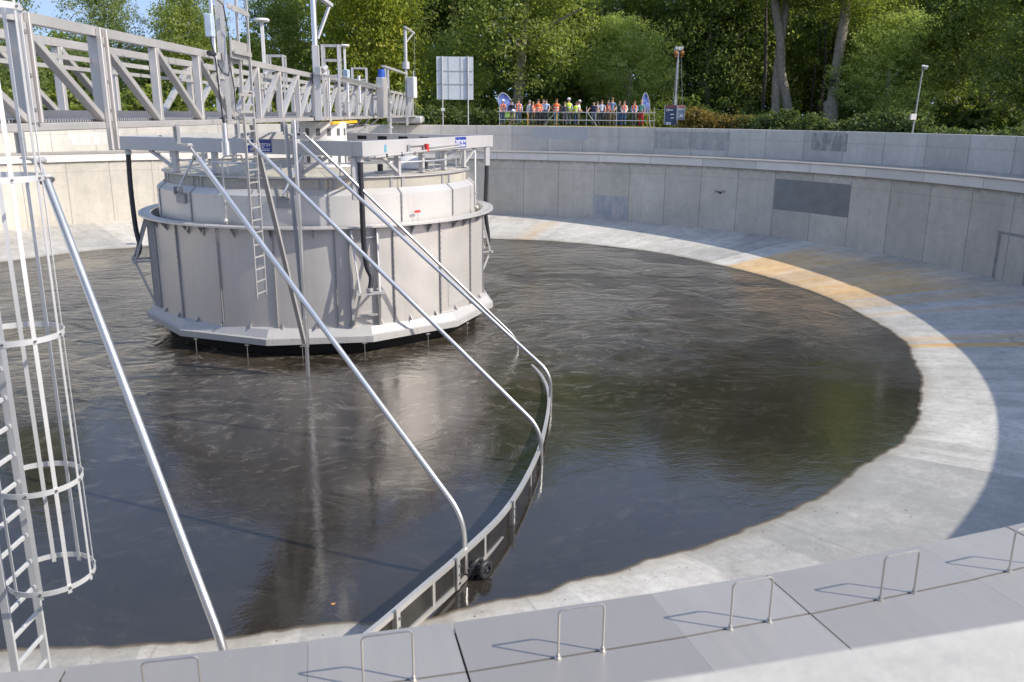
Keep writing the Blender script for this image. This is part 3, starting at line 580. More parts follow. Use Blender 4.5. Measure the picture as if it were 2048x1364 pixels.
hose([cyl(191.5, 6.2, 5.93), cyl(191.2, 6.24, 4.8), cyl(192.2, 6.22, 3.5), cyl(193.6, 6.16, 2.95), cyl(194.6, 6.22, 2.7), cyl(194, 6.36, 2.48)], 'black hose hanging at the left side of the well over the sunlit wall')
hose([cyl(10, 6.30, 5.93), cyl(10.2, 6.30, 5.0), cyl(10.5, 6.28, 4.3), cyl(11, 6.3, 3.4), cyl(11, 6.4, 2.6), cyl(11, 6.40, 2.06)], 'black hose at the right side of the well against the grey wall')
# ------------------------------------------------------------------ centre column under the bridge
colm = thing('centre_column', 'white perforated column in the middle of the well below the bridge', 'column', (WX, WY, 5.36))
b = MB(); b.ring([(0.95, 5.34), (0.95, 6.88), (0.90, 6.88), (0.90, 5.34)], n=32, c=WC); b.ring([(1.12, 5.36), (1.12, 5.42), (0.952, 5.42), (0.952, 5.36)], n=32, c=WC); b.build('shell', M_WHITE, colm, 30)
for zc in (5.62, 6.10, 6.55):
    for k in range(16):
        a = 200+22.5*k; b = MB(); b.box(cyl(a, 0.951, zc), (0.012, 0.13, 0.24), R_(a)); b.build('slot', M_SLOT, colm)
dome = thing('dome_cover', 'white domed cover lying on the well deck behind the right beam', 'cover', cyl(342, 3.2, 5.34))
b = MB()
for i in range(10): pass
b.ring([(0.62*math.cos(R_(9*i)), 5.35+0.42*math.sin(R_(9*i))) for i in range(10)]+[(0, 5.77), (0, 5.35)], n=28, c=cyl(342, 3.2, 0).xy); b.build('shell', M_WHITE, dome, 40)
b = MB(); b.ring([(0.7, 5.34), (0.7, 5.37), (0.58, 5.37), (0.58, 5.34)], n=28, c=cyl(342, 3.2, 0).xy); b.build('rim', M_GALV, dome, 40)
rail = thing('pipe_railing', 'thin steel pipe rail standing round the edge of the well deck', 'rail', (WX, WY, 5.36))
b = MB(); b.tube([cyl(a, 4.95, 5.72) for a in range(192, 352, 4)], 0.025, 8); b.build('rail_pipe', M_TUBE, rail, 50)
for a in range(196, 352, 20): b = MB(); b.tube([cyl(a, 4.95, 5.34), cyl(a, 4.95, 5.72)], 0.02, 6); b.build('post', M_TUBE, rail, 40)
# clutter on the deck: cable trays, pump heads
for i, (a, r, lab) in enumerate(((300, 3.7, 'small grey pump head on the well deck below the right beam'), (327, 4.1, 'small grey pump head on the well deck near the right corner'))):
    u_ = thing('pump_head', lab, 'pump', cyl(a, r, 5.35)); b = MB(); b.tube([cyl(a, r, 5.35), cyl(a, r, 5.60)], 0.09, 12); b.build('body', M_RUB, u_, 40); b = MB(); b.box(cyl(a, r, 5.36), (0.34, 0.34, 0.03)); b.build('base_plate', M_GALV, u_)
# ================================================================== bridge
ZB, ZT = 6.944, 8.344
br = thing('scraper_bridge', 'long grey steel truss bridge spanning the tank from the left edge', 'bridge', B(0, 0, ZB))
T0, T1 = -30.6, 29.6
OFF = (-0.76, 0.83)
for n0 in OFF:
    s = 1 if n0 > 0 else -1
    b = MB(); b.bar(B(T0, n0, ZT-0.065), B(T1, n0, ZT-0.065), 0.13, 0.13)
    for k in range(30): 
        t = T0+2.07*k; b.bar(B(t, n0, ZT-0.065), B(t+0.004, n0, ZT-0.065), 0.133, 0.133, mi=1) if k % 3 == 1 else None
    bevel(b.build('top_chord', [M_ALU, M_RIB], br), 0.02)
    b = MB(); b.bar(B(T0, n0, ZB+0.05), B(T1, n0, ZB+0.05), 0.13, 0.10); bevel(b.build('bottom_chord', M_ALU, br), 0.01)
    b = MB(); b.bar(B(T0, n0-s*0.09, 7.89), B(T1, n0-s*0.09, 7.89), 0.03, 0.065); b.build('mid_rail', M_ALU, br)
    b = MB(); b.bar(B(T0, n0-s*0.09, 7.13), B(T1, n0-s*0.09, 7.13), 0.012, 0.14); b.build('toe_board', M_ALU, br) if n0 > 0 else None
    k = 0; t = -19.9-2.07*5
    posts = []
    while t < T1: posts.append(t); t += 2.07
    for t in posts:
        wide = abs(t+17.83) < 0.1 or abs(t+19.9) < 0.1
        b = MB(); b.bar(B(t, n0, ZB+0.102), B(t, n0, ZT-0.132), 0.11, 0.13 if not wide else 0.20, NB if not wide else NB)
        if wide and n0 < 0:
            for dt in (-0.10, 0.10): b.bar(B(t+dt, n0-0.10, ZB-0.30 if abs(t+17.83) < 0.1 else ZB+0.1), B(t+dt, n0-0.10, ZT-0.02), 0.07, 0.05, UB)
            for z in (7.2, 7.6, 8.1): b.box(B(t, n0-0.09, z), (0.05, 0.05, 0.05), 0, 1)
        bevel(b.build('post', [M_ALU, M_BOLT], br), 0.008)
    for i, t in enumerate(posts[:-1]):
        t2 = posts[i+1]
        if t < -12.5: a_, c_ = B(t+0.06, n0, ZT-0.15), B(t2-0.06, n0, ZB+0.12)
        else: a_, c_ = B(t+0.06, n0, ZB+0.12), B(t2-0.06, n0, ZT-0.15)
        b = MB(); b.bar(a_, c_, 0.09, 0.12, NB); bevel(b.build('diagonal', M_ALU, br), 0.006)
def grating():
    t = NT('serrated walkway grating'); p = t.pos(); d = t.n('ShaderNodeVectorMath', p, tuple(UB), operation='DOT_PRODUCT').outputs['Value']
    f = t.m('FRACT', t.m('MULTIPLY', d, 14.0)); c = t.mix(t.rng(f, 0.45, 0.5), (0.42, 0.42, 0.43), (0.05, 0.05, 0.05)); t.set(Base_Color=c, Roughness=0.5, Metallic=0.4); return t.mat
b = MB(); b.bar(B(T0, 0.035, 7.066), B(T1, 0.035, 7.066), 1.45, 0.036); b.build('walkway', grating(), br)
for t in np.arange(T0, T1, 2.07): b = MB(); b.bar(B(t, OFF[0]+0.07, ZB+0.05), B(t, OFF[1]-0.07, ZB+0.05), 0.08, 0.08); b.build('cross_beam', M_GALV, br)
# diagonal bracing under the deck near the well and the carriage at the far end
for t, dz in ((3, 0.5), (5, 0.5), (7.5, 0.45), (10, 0.4), (13, 0.3)):
    b = MB(); b.bar(B(t, -0.5, ZB-0.005), B(t-1.3, -0.3, ZB-dz), 0.07, 0.07); b.bar(B(t+0.5, 0.5, ZB-0.005), B(t-0.9, 0.4, ZB-dz), 0.07, 0.07); b.build('under_brace', M_GALV, br)
b = MB(); b.bar(B(0.8, -0.35, 6.45), B(14, -0.35, 6.62), 0.1, 0.1); b.bar(B(0.8, 0.35, 6.45), B(14, 0.35, 6.62), 0.1, 0.1); b.build('under_beam', M_GALV, br)
b = MB(); b.box(B(30.5, 0.0, 6.76), (2.2, 2.4, 0.50), R_(78.03)); o = bevel(b.build('wheel_housing', M_GALV, br), 0.12)
for t in (29.9, 31.1):
    b = MB(); b.tube([B(t, -0.95, 6.60), B(t, -0.75, 6.60)], 0.19, 20); b.build('wheel', M_RUB, br, 40)
b = MB(); b.bar(B(-1.6, -0.95, 6.86), B(3.4, -0.95, 6.86), 0.10, 0.10); bevel(b.build('yellow_guard', M_YEL, br))
# ------------------------------------------------------------------ scraper arms
G_ARM = 'tubular scraper arms hung from the bridge'
def arm(t, bend, foot, r, lab):
    top = B(t, -1.02, 6.62); a = thing('support_tube', lab, 'scraper arm', top, group=G_ARM)
    bend = Vector(bend); foot = Vector(foot); d1 = (bend-top).normalized(); d2 = (foot-bend).normalized(); rr = 0.38
    pts = [top+d1*0.28]
    for k in range(11):
        u = k/10; p0 = bend-d1*rr; p2 = bend+d2*rr; pts.append(p0*(1-u)**2+bend*2*u*(1-u)+p2*u*u)
    pts.append(foot); b = MB(); b.tube(pts, r, 16); b.build('tube', M_TUBE, a, 50)
    b = MB(); b.tube([top+d1*0.26, top+d1*0.285], r*1.9, 14); b.tube([top+d1*0.05, top+d1*0.27], 0.028, 8)
    b.bar(B(t, -0.86, ZB+0.04), B(t, -0.86, 6.64), 0.03, 0.05); b.bar(B(t, -0.83, 6.65), B(t, -1.08, 6.61), 0.14, 0.02); b.tube([top-UB*0.12, top+UB*0.12], 0.035, 10); b.bar(B(t, -0.83, 6.94), B(t, -0.83, 6.70), 0.12, 0.012, UB)
    b.build('hinge_bracket', M_GALV, a, 40); return a
arm(-20.27, (-1.17, -23.1, 1.65), (-1.12, -23.15, 0.45), 0.048, 'long thick silver tube arm passing in front of the dark water at left')
arm(-15.23, (2.0, -19.30, 1.06), (2.02, -19.36, 0.12), 0.047, 'silver tube arm bending down beside the small black wheels')
arm(-11.65, (4.35, -15.15, 0.80), (4.37, -15.19, -0.3), 0.046, 'silver tube arm bending down into the water at the middle of the blade')
arm(-7.65, (5.62, -11.30, 0.78), (5.63, -11.32, -0.4), 0.046, 'silver tube arm ending at the far tip of the visible blade')
arm(-6.09, (5.93, -6.22, 0.34), (5.95, -6.24, -0.6), 0.046, 'thin silver tube arm dipping under the water right of the well')
# ------------------------------------------------------------------ scraper blade
blade_ctl = [(-23.6, -3.1), (-22.5, -3.95), (-21.27, -4.70), (-19.71, -5.45), (-18.70, -5.92), (-16.96, -6.63), (-15.0, -7.14), (-12.95, -7.5), (-9.85, -7.81), (-7.5, -7.7), (-4.9, -7.12)]
bp = []
for i in range(len(blade_ctl)-1):
    P_ = [Vector((*x, 0)) for x in (blade_ctl[max(i-1, 0)], blade_ctl[i], blade_ctl[i+1], blade_ctl[min(i+2, len(blade_ctl)-1)])]
    for k in range(6):
        u = k/6; p0, p1, p2, p3 = P_
        bp.append(0.5*((2*p1)+(p2-p0)*u+(2*p0-5*p1+4*p2-p3)*u*u+(3*p1-p0-3*p2+p3)*u**3))
bp.append(Vector((*blade_ctl[-1], 0)))
bp = [UB*p.x+NB*p.y for p in bp]
def bz(p):
    R1 = math.hypot(p.x, p.y); f0 = 0.079*(R1-20.1); return (f0+0.04 if R1 > 19.3 else f0+0.04, f0+0.60 if R1 > 18.5 else (0.079*(18.5-20.1)+0.60)-0.055*(18.5-R1))
blade = thing('sludge_scraper', 'long curved scraper blade of grey frames with black rubber sheets in the water', 'scraper blade', bp[24])
def strip(lo, hi, thick, off=0.0):
    b = MB(); n_ = len(bp); vs_ = []
    for i, p in enumerate(bp):
        t_ = (bp[min(i+1, n_-1)]-bp[max(i-1, 0)]).normalized(); nn = Vector((t_.y, -t_.x, 0)); z0, z1 = bz(p)
        for s, zz in ((-1, lo), (1, lo), (1, hi), (-1, hi)):
            q = p+nn*(off+s*thick/2); vs_.append((q.x, q.y, (z0+zz[1] if zz[0] == 0 else z1+zz[1])))
    fs = []
    for i in range(n_-1):
        for k in range(4): l = (k+1) % 4; fs.append((i*4+k, (i+1)*4+k, (i+1)*4+l, i*4+l))
    fs += [(0, 1, 2, 3), tuple((n_-1)*4+k for k in (3, 2, 1, 0))]
    b.add(vs_, fs); return b
strip((0, 0.10), (1, -0.075), 0.012).build('rubber_sheet', simple('wet black rubber sheet', (0.025, 0.023, 0.021), 0.25, 0, 0.3, 3), blade, 30)
strip((1, -0.08), (1, 0.0), 0.075).build('top_rail', M_ALU, blade, 30); strip((0, 0.02), (0, 0.10), 0.075).build('bottom_rail', M_ALU, blade, 30)
for i in (3, 9, 15, 19, 23, 27, 31, 36, 41, 46):
    p = bp[i]; t_ = (bp[i+1]-bp[i-1]).normalized(); z0, z1 = bz(p); b = MB(); big_ = i in (15, 23, 31)
    b.bar((p.x, p.y, z0+0.10), (p.x, p.y, z1-0.08), 0.06, 0.075 if not big_ else 0.10, t_)
    if big_:
        q = p+Vector((t_.y, -t_.x, 0))*0.07; b.bar((q.x, q.y, z0+0.05), (q.x, q.y, z1+0.05), 0.02, 0.09, t_)
        for zz in (0.1, 0.25, 0.4): b.box((q.x+0.03, q.y, z0+zz+0.05), (0.03, 0.03, 0.03), 0, 1)
    b.build('stile', [M_ALU, M_BOLT], blade)
fx = Vector((2.02, -19.36, 0)); 
for j, dz in enumerate((0.20, 0.42)): b = MB(); b.tube([fx+Vector((0.0, 0, dz)), fx+Vector((-0.16, 0.04, dz))], 0.03, 8); b.build('pivot', M_BOLT, blade, 40)
b = MB(); b.bar(fx+Vector((0, 0, 0.10)), fx+Vector((0.22, 0.02, 0.10)), 0.12, 0.05); b.bar(fx+Vector((0.04, -0.02, 0.14)), fx+Vector((0.26, 0.0, 0.13)), 0.06, 0.10); b.build('wheel_fork', M_RUB, blade)
wdir = Vector((0.62, -0.78, 0)).normalized()
for s in (-1, 1):
    c = fx+Vector((0.26, 0.02, 0.155))+wdir*0.085*s; b = MB()
    prof = [(0.085, -0.035), (0.125, -0.038), (0.150, -0.022), (0.150, 0.022), (0.125, 0.038), (0.085, 0.035)]
    x1 = Vector((wdir.y, -wdir.x, 0)); vs_ = []; nseg = 28
    for i in range(nseg):
        a = 2*math.pi*i/nseg
        for r_, h_ in prof: vs_.append(c+(x1*math.cos(a)+Vector((0, 0, 1))*math.sin(a))*r_+wdir*h_)
    b.add(vs_, [(i*6+k, ((i+1) % nseg)*6+k, ((i+1) % nseg)*6+(k+1) % 6, i*6+(k+1) % 6) for i in range(nseg) for k in range(6)])
    wh = b.build('wheel', M_RUB, blade, 35)
    b = MB(); b.tube([c-wdir*0.03, c+wdir*0.045], 0.028, 12)
    for k in range(5):
        a = 2*math.pi*k/5; b.bar(c+(x1*math.cos(a)+Vector((0, 0, 1))*math.sin(a))*0.02, c+(x1*math.cos(a)+Vector((0, 0, 1))*math.sin(a))*0.09, 0.03, 0.03, wdir)
    b.build('spoke_rim', simple('dark plastic rim', (0.06, 0.06, 0.065), 0.4), wh, 35)
# ------------------------------------------------------------------ probe frame in front of the well
pf = thing('sludge_probe', 'upright probe pole with two slanting struts in front of the well', 'probe', (-0.478, -7.89, 0))
Pp = Vector((-0.478, -7.89, 0))
b = MB(); b.tube([Pp+Vector((0, 0, -0.3)), Pp+Vector((0, 0, 7.0))], 0.055, 12); b.tube([Pp+Vector((0, 0, 0.9)), Pp+Vector((0, 0, 1.75))], 0.075, 12); b.build('pole', M_TUBE, pf, 40)
b = MB(); b.bar(B(-10.75, -0.90, 6.93), Pp+Vector((-0.05, 0, 0.95)), 0.10, 0.10); b.build('strut', M_ALU, pf)
b = MB(); b.bar(B(-7.75, -0.92, 6.93), Pp+Vector((-0.03, 0.1, 1.5)), 0.10, 0.10); b.build('strut', M_RIB, pf)
b = MB()
for j in range(6): b.box(Pp+Vector((-0.07, -0.05, 0.98+0.13*j)), (0.05, 0.06, 0.03))
b.build('clamp', M_GALV, pf)
# ------------------------------------------------------------------ tall lifted ladder on the bridge
def ladder(name, lab, P0, dv, wd, z0, z1, pitch, sw=0.06, sd=0.03, rr=0.018):
    l = thing(name, lab, 'ladder', (P0.x, P0.y, z0)); nv = Vector((dv.y, -dv.x, 0))
    for s in (0, 1):
        q = P0+dv*wd*s; b = MB(); b.bar((q.x, q.y, z0), (q.x, q.y, z1), sd, sw, nv); bevel(b.build('stile', M_ALU, l), 0.004)
    z = z0+0.10; k = 0
    while z < min(z1-0.05, 7.7) and k < 40:
        b = MB(); b.bar((P0.x, P0.y, z), (P0.x+dv.x*wd, P0.y+dv.y*wd, z), 0.03, 0.03); b.build('rung', M_ALU, l); z += pitch; k += 1
    return l
la_ = Vector((math.cos(R_(64)), math.sin(R_(64)), 0))
tl = ladder('ladder', 'tall narrow ladder hung upright at the bridge in front of the well', Vector((-1.46, -11.42, 0)), la_, 0.42, 3.05, 10.6, 0.28)
lf = thing('guide_posts', 'tall two-post guide frame with cross plates above the bridge', 'frame', B(-12.0, -0.95, 8.3))
for t, n0 in ((-12.35, -0.90), (-11.75, -0.62)):
    b = MB(); b.bar(B(t, n0, 7.0), B(t, n0, 11.0), 0.08, 0.08); b.build('post', M_ALU, lf)
for z, h in ((9.28, 0.10), (8.45, 0.36)):
    b = MB(); b.bar(B(-12.2, -0.98, z), B(-10.9, -0.98, z), 0.03, h); b.bar(B(-12.2, -1.06, z-0.05), B(-11.0, -1.06, z-0.05), 0.03, min(h, 0.09)); b.build('cross_plate', M_ALU, lf)
b = MB(); b.bar(B(-11.9, -1.0, 7.55), B(-11.0, -1.0, 7.55), 0.04, 0.06); b.bar(B(-11.9, -1.0, 7.2), B(-11.0, -1.0, 7.2), 0.04, 0.06); b.build('cross_plate', M_ALU, lf)
# ------------------------------------------------------------------ caged ladder close to the camera
S_ = Vector((-2.90, -23.06, 0)); Lw = 0.50
M_CAGE = steel('bright galvanised strip', (0.66, 0.66, 0.655), 0.42, 0.4, 0.06)
cl = thing('cage_ladder', 'ladder with a round safety cage close at the left edge over the water', 'caged ladder', (S_.x, S_.y, 1.7))
M_ST = M_CAGE
for s in (0, 1):
    q = S_-UB*Lw*s; b = MB(); b.bar((q.x, q.y, 1.70), (q.x, q.y, 8.6), 0.028, 0.075, NB); bevel(b.build('stile', M_ST, cl), 0.003)
    b = MB(); q2 = q+NB*0.001; b.bar((q2.x-UB.x*0.02, q2.y-UB.y*0.02, 1.70), (q2.x-UB.x*0.02, q2.y-UB.y*0.02, 8.6), 0.012, 0.03, NB); 
for k in range(24):
    z = 1.83+0.28*k; b = MB(); b.bar((S_.x-UB.x*0.015, S_.y-UB.y*0.015, z), (S_.x-UB.x*(Lw-0.015), S_.y-UB.y*(Lw-0.015), z), 0.034, 0.03); b.bar((S_.x-UB.x*0.015, S_.y-UB.y*0.015, z+0.017), (S_.x-UB.x*(Lw-0.015), S_.y-UB.y*(Lw-0.015), z+0.017), 0.012, 0.008); b.build('rung', M_ST, cl)
Mid = S_-UB*Lw/2; CC = Mid-NB*0.33; rc = 0.37
def hp(a): return CC-NB*rc*math.cos(a)+UB*rc*math.sin(a)
a_end = math.pi-math.asin(0.245/rc)
def hoop(z):
    b = MB(); vs_ = []; n_ = 40
    P_ = [S_+NB*0.0-UB*0.0]+[hp(a_end-(2*a_end)*i/n_) for i in range(n_+1)]+[S_-UB*Lw]
    P_ = [Vector((p.x, p.y, 0)) for p in P_]
    for p in P_:
        o_ = (p-CC); o_.z = 0; o_ = o_.normalized()
        for dr, dz in ((0, -0.025), (0.006, -0.025), (0.006, 0.025), (0, 0.025)): vs_.append((p.x+o_.x*dr, p.y+o_.y*dr, z+dz))
    m_ = len(P_); b.add(vs_, [(i*4+k, (i+1)*4+k, (i+1)*4+(k+1) % 4, i*4+(k+1) % 4) for i in range(m_-1) for k in range(4)])
    for i, a in enumerate(strap_a): p = hp(a); o_ = (p-CC).normalized(); b.tube([(p.x, p.y, z), (p.x+o_.x*0.02, p.y+o_.y*0.02, z)], 0.011, 8, mi=1)
    return b.build('hoop', [M_CAGE, M_BOLT], cl, 40)
strap_a = (-2.0, -1.35, -0.7, 0.0, 0.7, 1.35, 2.0)
for z in (2.95, 3.92, 5.30, 6.65, 8.0): hoop(z)
for a in strap_a:
    p = hp(a); o_ = (p-CC).normalized(); q = p-o_*0.004; b = MB(); b.bar((q.x, q.y, 2.89), (q.x, q.y, 8.05), 0.036, 0.005, o_); b.build('strap', M_CAGE, cl)
# ================================================================== equipment on the bridge
def mast_at(t, n0): return B(t, n0, 0)
# probe with its pole, box and cable
sp_ = thing('sensor_pole', 'thin pole with a grey box and a drooping cable on the near bridge rail', 'sensor pole', B(-13.15, -0.95, 7.0))
b = MB(); b.tube([B(-13.15, -0.95, 8.0), B(-13.15, -0.95, 9.36)], 0.035, 10); b.tube([B(-13.15, -0.95, 8.6), B(-13.15, -0.95, 8.66)], 0.05, 10, mi=1); b.tube([B(-13.15, -0.95, 8.75), B(-13.15, -0.95, 8.81)], 0.05, 10, mi=1); b.build('pole', [M_TUBE, M_RUB], sp_, 40)
b = MB(); b.tube([B(-13.75, -0.9, 9.50), B(-12.55, -1.0, 9.26)], 0.028, 10); b.build('arm', M_TUBE, sp_, 40)
b = MB(); b.sphere(B(-13.75, -0.9, 9.50), 0.055); b.tube([B(-13.6, -0.98, 8.27), B(-13.3, -0.98, 8.27)], 0.05, 10); b.build('camera_head', M_RUB, sp_, 40)
b = MB(); b.box(B(-13.42, -0.98, 8.78), (0.20, 0.14, 0.42), R_(78)); bevel(b.build('box', simple('light blue grey box', (0.42, 0.50, 0.60), 0.4), sp_), 0.015)
b = MB(); b.tube([B(-13.42, -0.98, 8.78), B(-13.5, -1.0, 8.5), B(-13.36, -1.02, 8.2), B(-13.32, -1.03, 7.6), B(-13.28, -1.05, 7.08)], 0.014, 6); b.tube([B(-12.55, -1.0, 9.26), B(-12.4, -1.02, 8.7), B(-12.45, -1.02, 8.1), B(-12.62, -1.02, 7.9), B(-12.9, -1.0, 7.94), B(-13.12, -0.98, 8.1)], 0.012, 6)
b.tube([B(-12.45, -1.02, 8.1), B(-12.3, -1.02, 7.7), B(-12.22, -1.0, 7.2)], 0.012, 6); b.build('cable', M_RUB, sp_, 60)
pr_ = thing('hanging_probe', 'shiny steel cylinder probe hanging on a cable under the bridge', 'probe', B(-13.26, -1.06, 6.4))
b = MB(); b.tube([B(-13.26, -1.06, 6.98), B(-13.26, -1.06, 6.62)], 0.055, 14); b.tube([B(-13.26, -1.06, 6.63), B(-13.26, -1.06, 6.36)], 0.082, 14); b.build('body', M_TUBE, pr_, 40)
b = MB(); b.tube([B(-13.28, -1.05, 7.10), B(-13.26, -1.06, 6.97)], 0.03, 8); b.build('cable_gland', M_RUB, pr_, 40)
# lamps
for px, t, lab in ((540, -2.2, 'nearer flat round lamp head on a white pole left of the tall mast'), (697, 12.6, 'flat round lamp head on a white pole farther along the bridge')):
    l = thing('bridge_lamp', lab, 'lamp', B(t, 0.98, 7.1), group='mushroom lamps on the bridge')
    z1 = 9.92 if px == 540 else 10.25
    b = MB(); b.bar(B(t, 0.98, 7.0), B(t, 0.98, z1), 0.11, 0.11); bevel(b.build('pole', M_WHITE, l), 0.01)
    b = MB(); b.ring([(0.0, z1), (0.22, z1+0.01), (0.26, z1+0.05), (0.22, z1+0.11), (0.0, z1+0.13)], n=24, c=B(t, 0.98, 0).xy); b.build('lamp_head', M_WHITE, l, 40)
# tall hoist mast
hm = thing('hoist_mast', 'tall round mast with a jib plate at its top on the near bridge side', 'mast', B(-3.6, -0.95, 7.0))
b = MB(); b.bar(B(-3.6, -0.95, 6.95), B(-3.6, -0.95, 9.15), 0.22, 0.22); bevel(b.build('post', M_GALV, hm), 0.015)
b = MB(); b.tube([B(-3.6, -0.95, 9.15), B(-3.6, -0.95, 10.55)], 0.085, 14); b.build('tube', M_TUBE, hm, 40)
b = MB(); b.bar(B(-3.75, -1.0, 10.62), B(-2.9, -1.35, 10.35), 0.16, 0.10); b.bar(B(-3.45, -1.0, 9.35), B(-3.0, -1.3, 10.30), 0.09, 0.06); b.build('jib', M_GALV, hm)
b = MB(); b.box(B(-3.9, -1.15, 8.40), (0.34, 0.20, 0.22), R_(50)); b.tube([B(-4.05, -1.2, 8.40), B(-3.7, -1.25, 8.50)], 0.09, 12); b.bar(B(-3.75, -1.2, 8.05), B(-3.72, -1.2, 8.5), 0.09, 0.05); b.build('winch', M_ALU, hm, 40)
b = MB(); b.tube([B(-3.78, -1.05, 10.55), B(-3.85, -1.06, 8.5)], 0.008, 5); b.build('wire', M_RIB, hm)
# gate frames on the walkway
def gate(t, n0, wd, z0, z1, lab):
    g = thing('access_gate', lab, 'gate', B(t, n0, 7.08), group='access gates on the bridge walkway')
    for f in (0, 1): b = MB(); b.bar(B(t, n0+f*wd, 7.05), B(t, n0+f*wd, z1), 0.07, 0.07); b.build('post', M_ALU, g)
    for f in (0, 1): b = MB(); b.bar(B(t+0.35, n0+f*wd, z0), B(t+0.35, n0+f*wd, z1-0.05), 0.06, 0.06); b.build('post', M_ALU, g)
    for z in (z1-0.04, (z0+z1)/2, z0): b = MB(); b.bar(B(t, n0+0.04, z), B(t, n0+wd-0.04, z), 0.06, 0.08); b.bar(B(t, n0, z+0.001), B(t+0.35, n0, z+0.001), 0.05, 0.06); b.build('rung', M_ALU, g)
gate(-2.6, -1.45, 0.5, 8.3, 9.25, 'tall access gate frame right beside the hoist mast'); gate(-1.5, 0.55, 0.5, 8.0, 9.0, 'access gate frame just left of the hoist mast'); gate(13.4, 0.1, 0.7, 8.2, 9.35, 'access gate frame under the farther round lamp')
# control boxes
for t, n0, z0, z1, wd, lab, m in ((8.9, -1.25, 7.0, 8.72, 0.42, 'tall grey drive box with a blue motor on the bridge', M_ALU), (21.6, -1.35, 8.05, 9.25, 0.52, 'pale grey control box beside the far mast on the bridge', M_WHITE), (12.4, 0.9, 8.3, 9.2, 0.30, 'small bluish box on the far bridge side', simple('blue grey box paint', (0.40, 0.48, 0.55), 0.4))):
    c_ = thing('control_box', lab, 'box', B(t, n0, z0)); b = MB(); b.box(B(t, n0, (z0+z1)/2), (wd, wd*0.8, z1-z0), R_(60)); bevel(b.build('housing', m, c_), 0.02)
    b = MB(); b.box(B(t-0.02, n0-wd*0.0, (z0+z1)/2)+Vector((0.0, 0, 0))+Vector((math.cos(R_(-30)), math.sin(R_(-30)), 0))*wd*0.405, (wd*0.86, 0.02, (z1-z0)*0.9), R_(60)); b.build('door', m, c_)
    if t == 8.9:
        b = MB(); b.tube([B(t, n0, z1), B(t, n0, z1+0.34)], 0.15, 14); b.tube([B(t+0.35, n0, z1+0.10), B(t+0.35, n0, z1+0.26)], 0.12, 14); b.build('motor', simple('blue motor enamel', (0.02, 0.08, 0.40), 0.4), c_, 40)
        b = MB(); b.tube([B(t+0.5, n0, z1+0.15), B(t+1.1, n0, z1), B(t+1.3, n0, z1-0.4), B(t+1.3, n0, z1-0.7)], 0.10, 12); b.build('duct', M_ALU, c_, 50)
    elif t > 20:
        b = MB(); b.bar(B(t-0.1, n0+0.2, 7.0), B(t-0.1, n0+0.2, z0), 0.1, 0.1); b.build('stand', M_GALV, c_); b = MB(); b.bar(B(t+0.1, n0-0.1, z1), B(t+0.1, n0-0.1, z1+0.35), 0.05, 0.05); b.build('antenna', M_GALV, c_)
    else:
        b = MB(); b.bar(B(t, n0, 7.0), B(t, n0, z0), 0.08, 0.08); b.build('stand', M_GALV, c_)
fm = thing('far_mast', 'slim tall mast with a small bracket at the far end of the bridge', 'mast', B(21.8, -1.0, 7.0))
b = MB(); b.bar(B(21.8, -1.0, 6.5), B(21.8, -1.0, 9.9), 0.14, 0.14); b.tube([B(21.8, -1.0, 9.9), B(21.8, -1.0, 11.9)], 0.10, 12); b.build('tube', M_GALV, fm, 40)
b = MB(); b.tube([B(21.8, -1.0, 9.7), B(21.8, -1.0, 10.1)], 0.22, 12); b.build('collar', M_GALV, fm, 40)
b = MB(); b.bar(B(21.4, -1.0, 12.0), B(22.5, -1.45, 11.75), 0.12, 0.10); b.bar(B(21.85, -1.05, 11.2), B(22.3, -1.4, 11.72), 0.06, 0.06); b.build('jib', M_GALV, fm)
b = MB(); b.tube([B(22.5, -1.45, 11.7), B(22.5, -1.45, 7.4)], 0.012, 5); b.build('wire', M_RIB, fm)
pb = thing('pipe_portal', 'grey portal of a level beam on two posts above the far bridge', 'portal', B(12.4, -1.0, 7.0))
b = MB(); b.bar(B(11.6, -1.0, 9.33), B(21.7, -1.0, 9.42), 0.16, 0.10); b.build('beam', M_GALV, pb)
for t in (12.2, 13.3): b = MB(); b.bar(B(t, -1.0, 7.0), B(t, -1.0, 9.28), 0.10, 0.10); b.build('post', M_GALV, pb)
dp = thing('discharge_pipe', 'bright steel pipe along the near bridge rail bending down beside the drive box', 'pipe', B(4, -1.05, 8.3))
b = MB(); b.tube([B(-0.8, -1.05, 8.35), B(12.6, -1.05, 8.30), B(13.1, -1.05, 8.22), B(13.2, -1.05, 7.9), B(13.2, -1.05, 5.75)], 0.085, 12); b.build('tube', M_TUBE, dp, 50)
b = MB()
for z in (7.7, 7.1, 6.5): b.tube([B(13.2, -1.05, z-0.04), B(13.2, -1.05, z+0.04)], 0.14, 12)
b.build('flange', M_GALV, dp, 40)
for t, z0, z1, r, lab in ((1.5, 7.0, 8.45, 0.05, 'shiny upright pipe in front of the bridge truss left of the drive box'), (4.2, 7.5, 8.6, 0.06, 'short shiny upright pipe with a valve in front of the bridge truss'), (-2.0, 6.9, 8.5, 0.04, 'thin upright rod on the bridge next to the hoist mast')):
    v = thing('riser_pipe', lab, 'pipe', B(t, -1.0, z0)); b = MB(); b.tube([B(t, -1.0, z0), B(t, -1.0, z1)], r, 10); b.build('tube', M_TUBE, v, 40); b = MB(); b.tube([B(t-0.3, -1.0, 7.55), B(t+0.3, -1.0, 7.55)], r*0.9, 8); b.build('crossbar', M_GALV, v, 40)
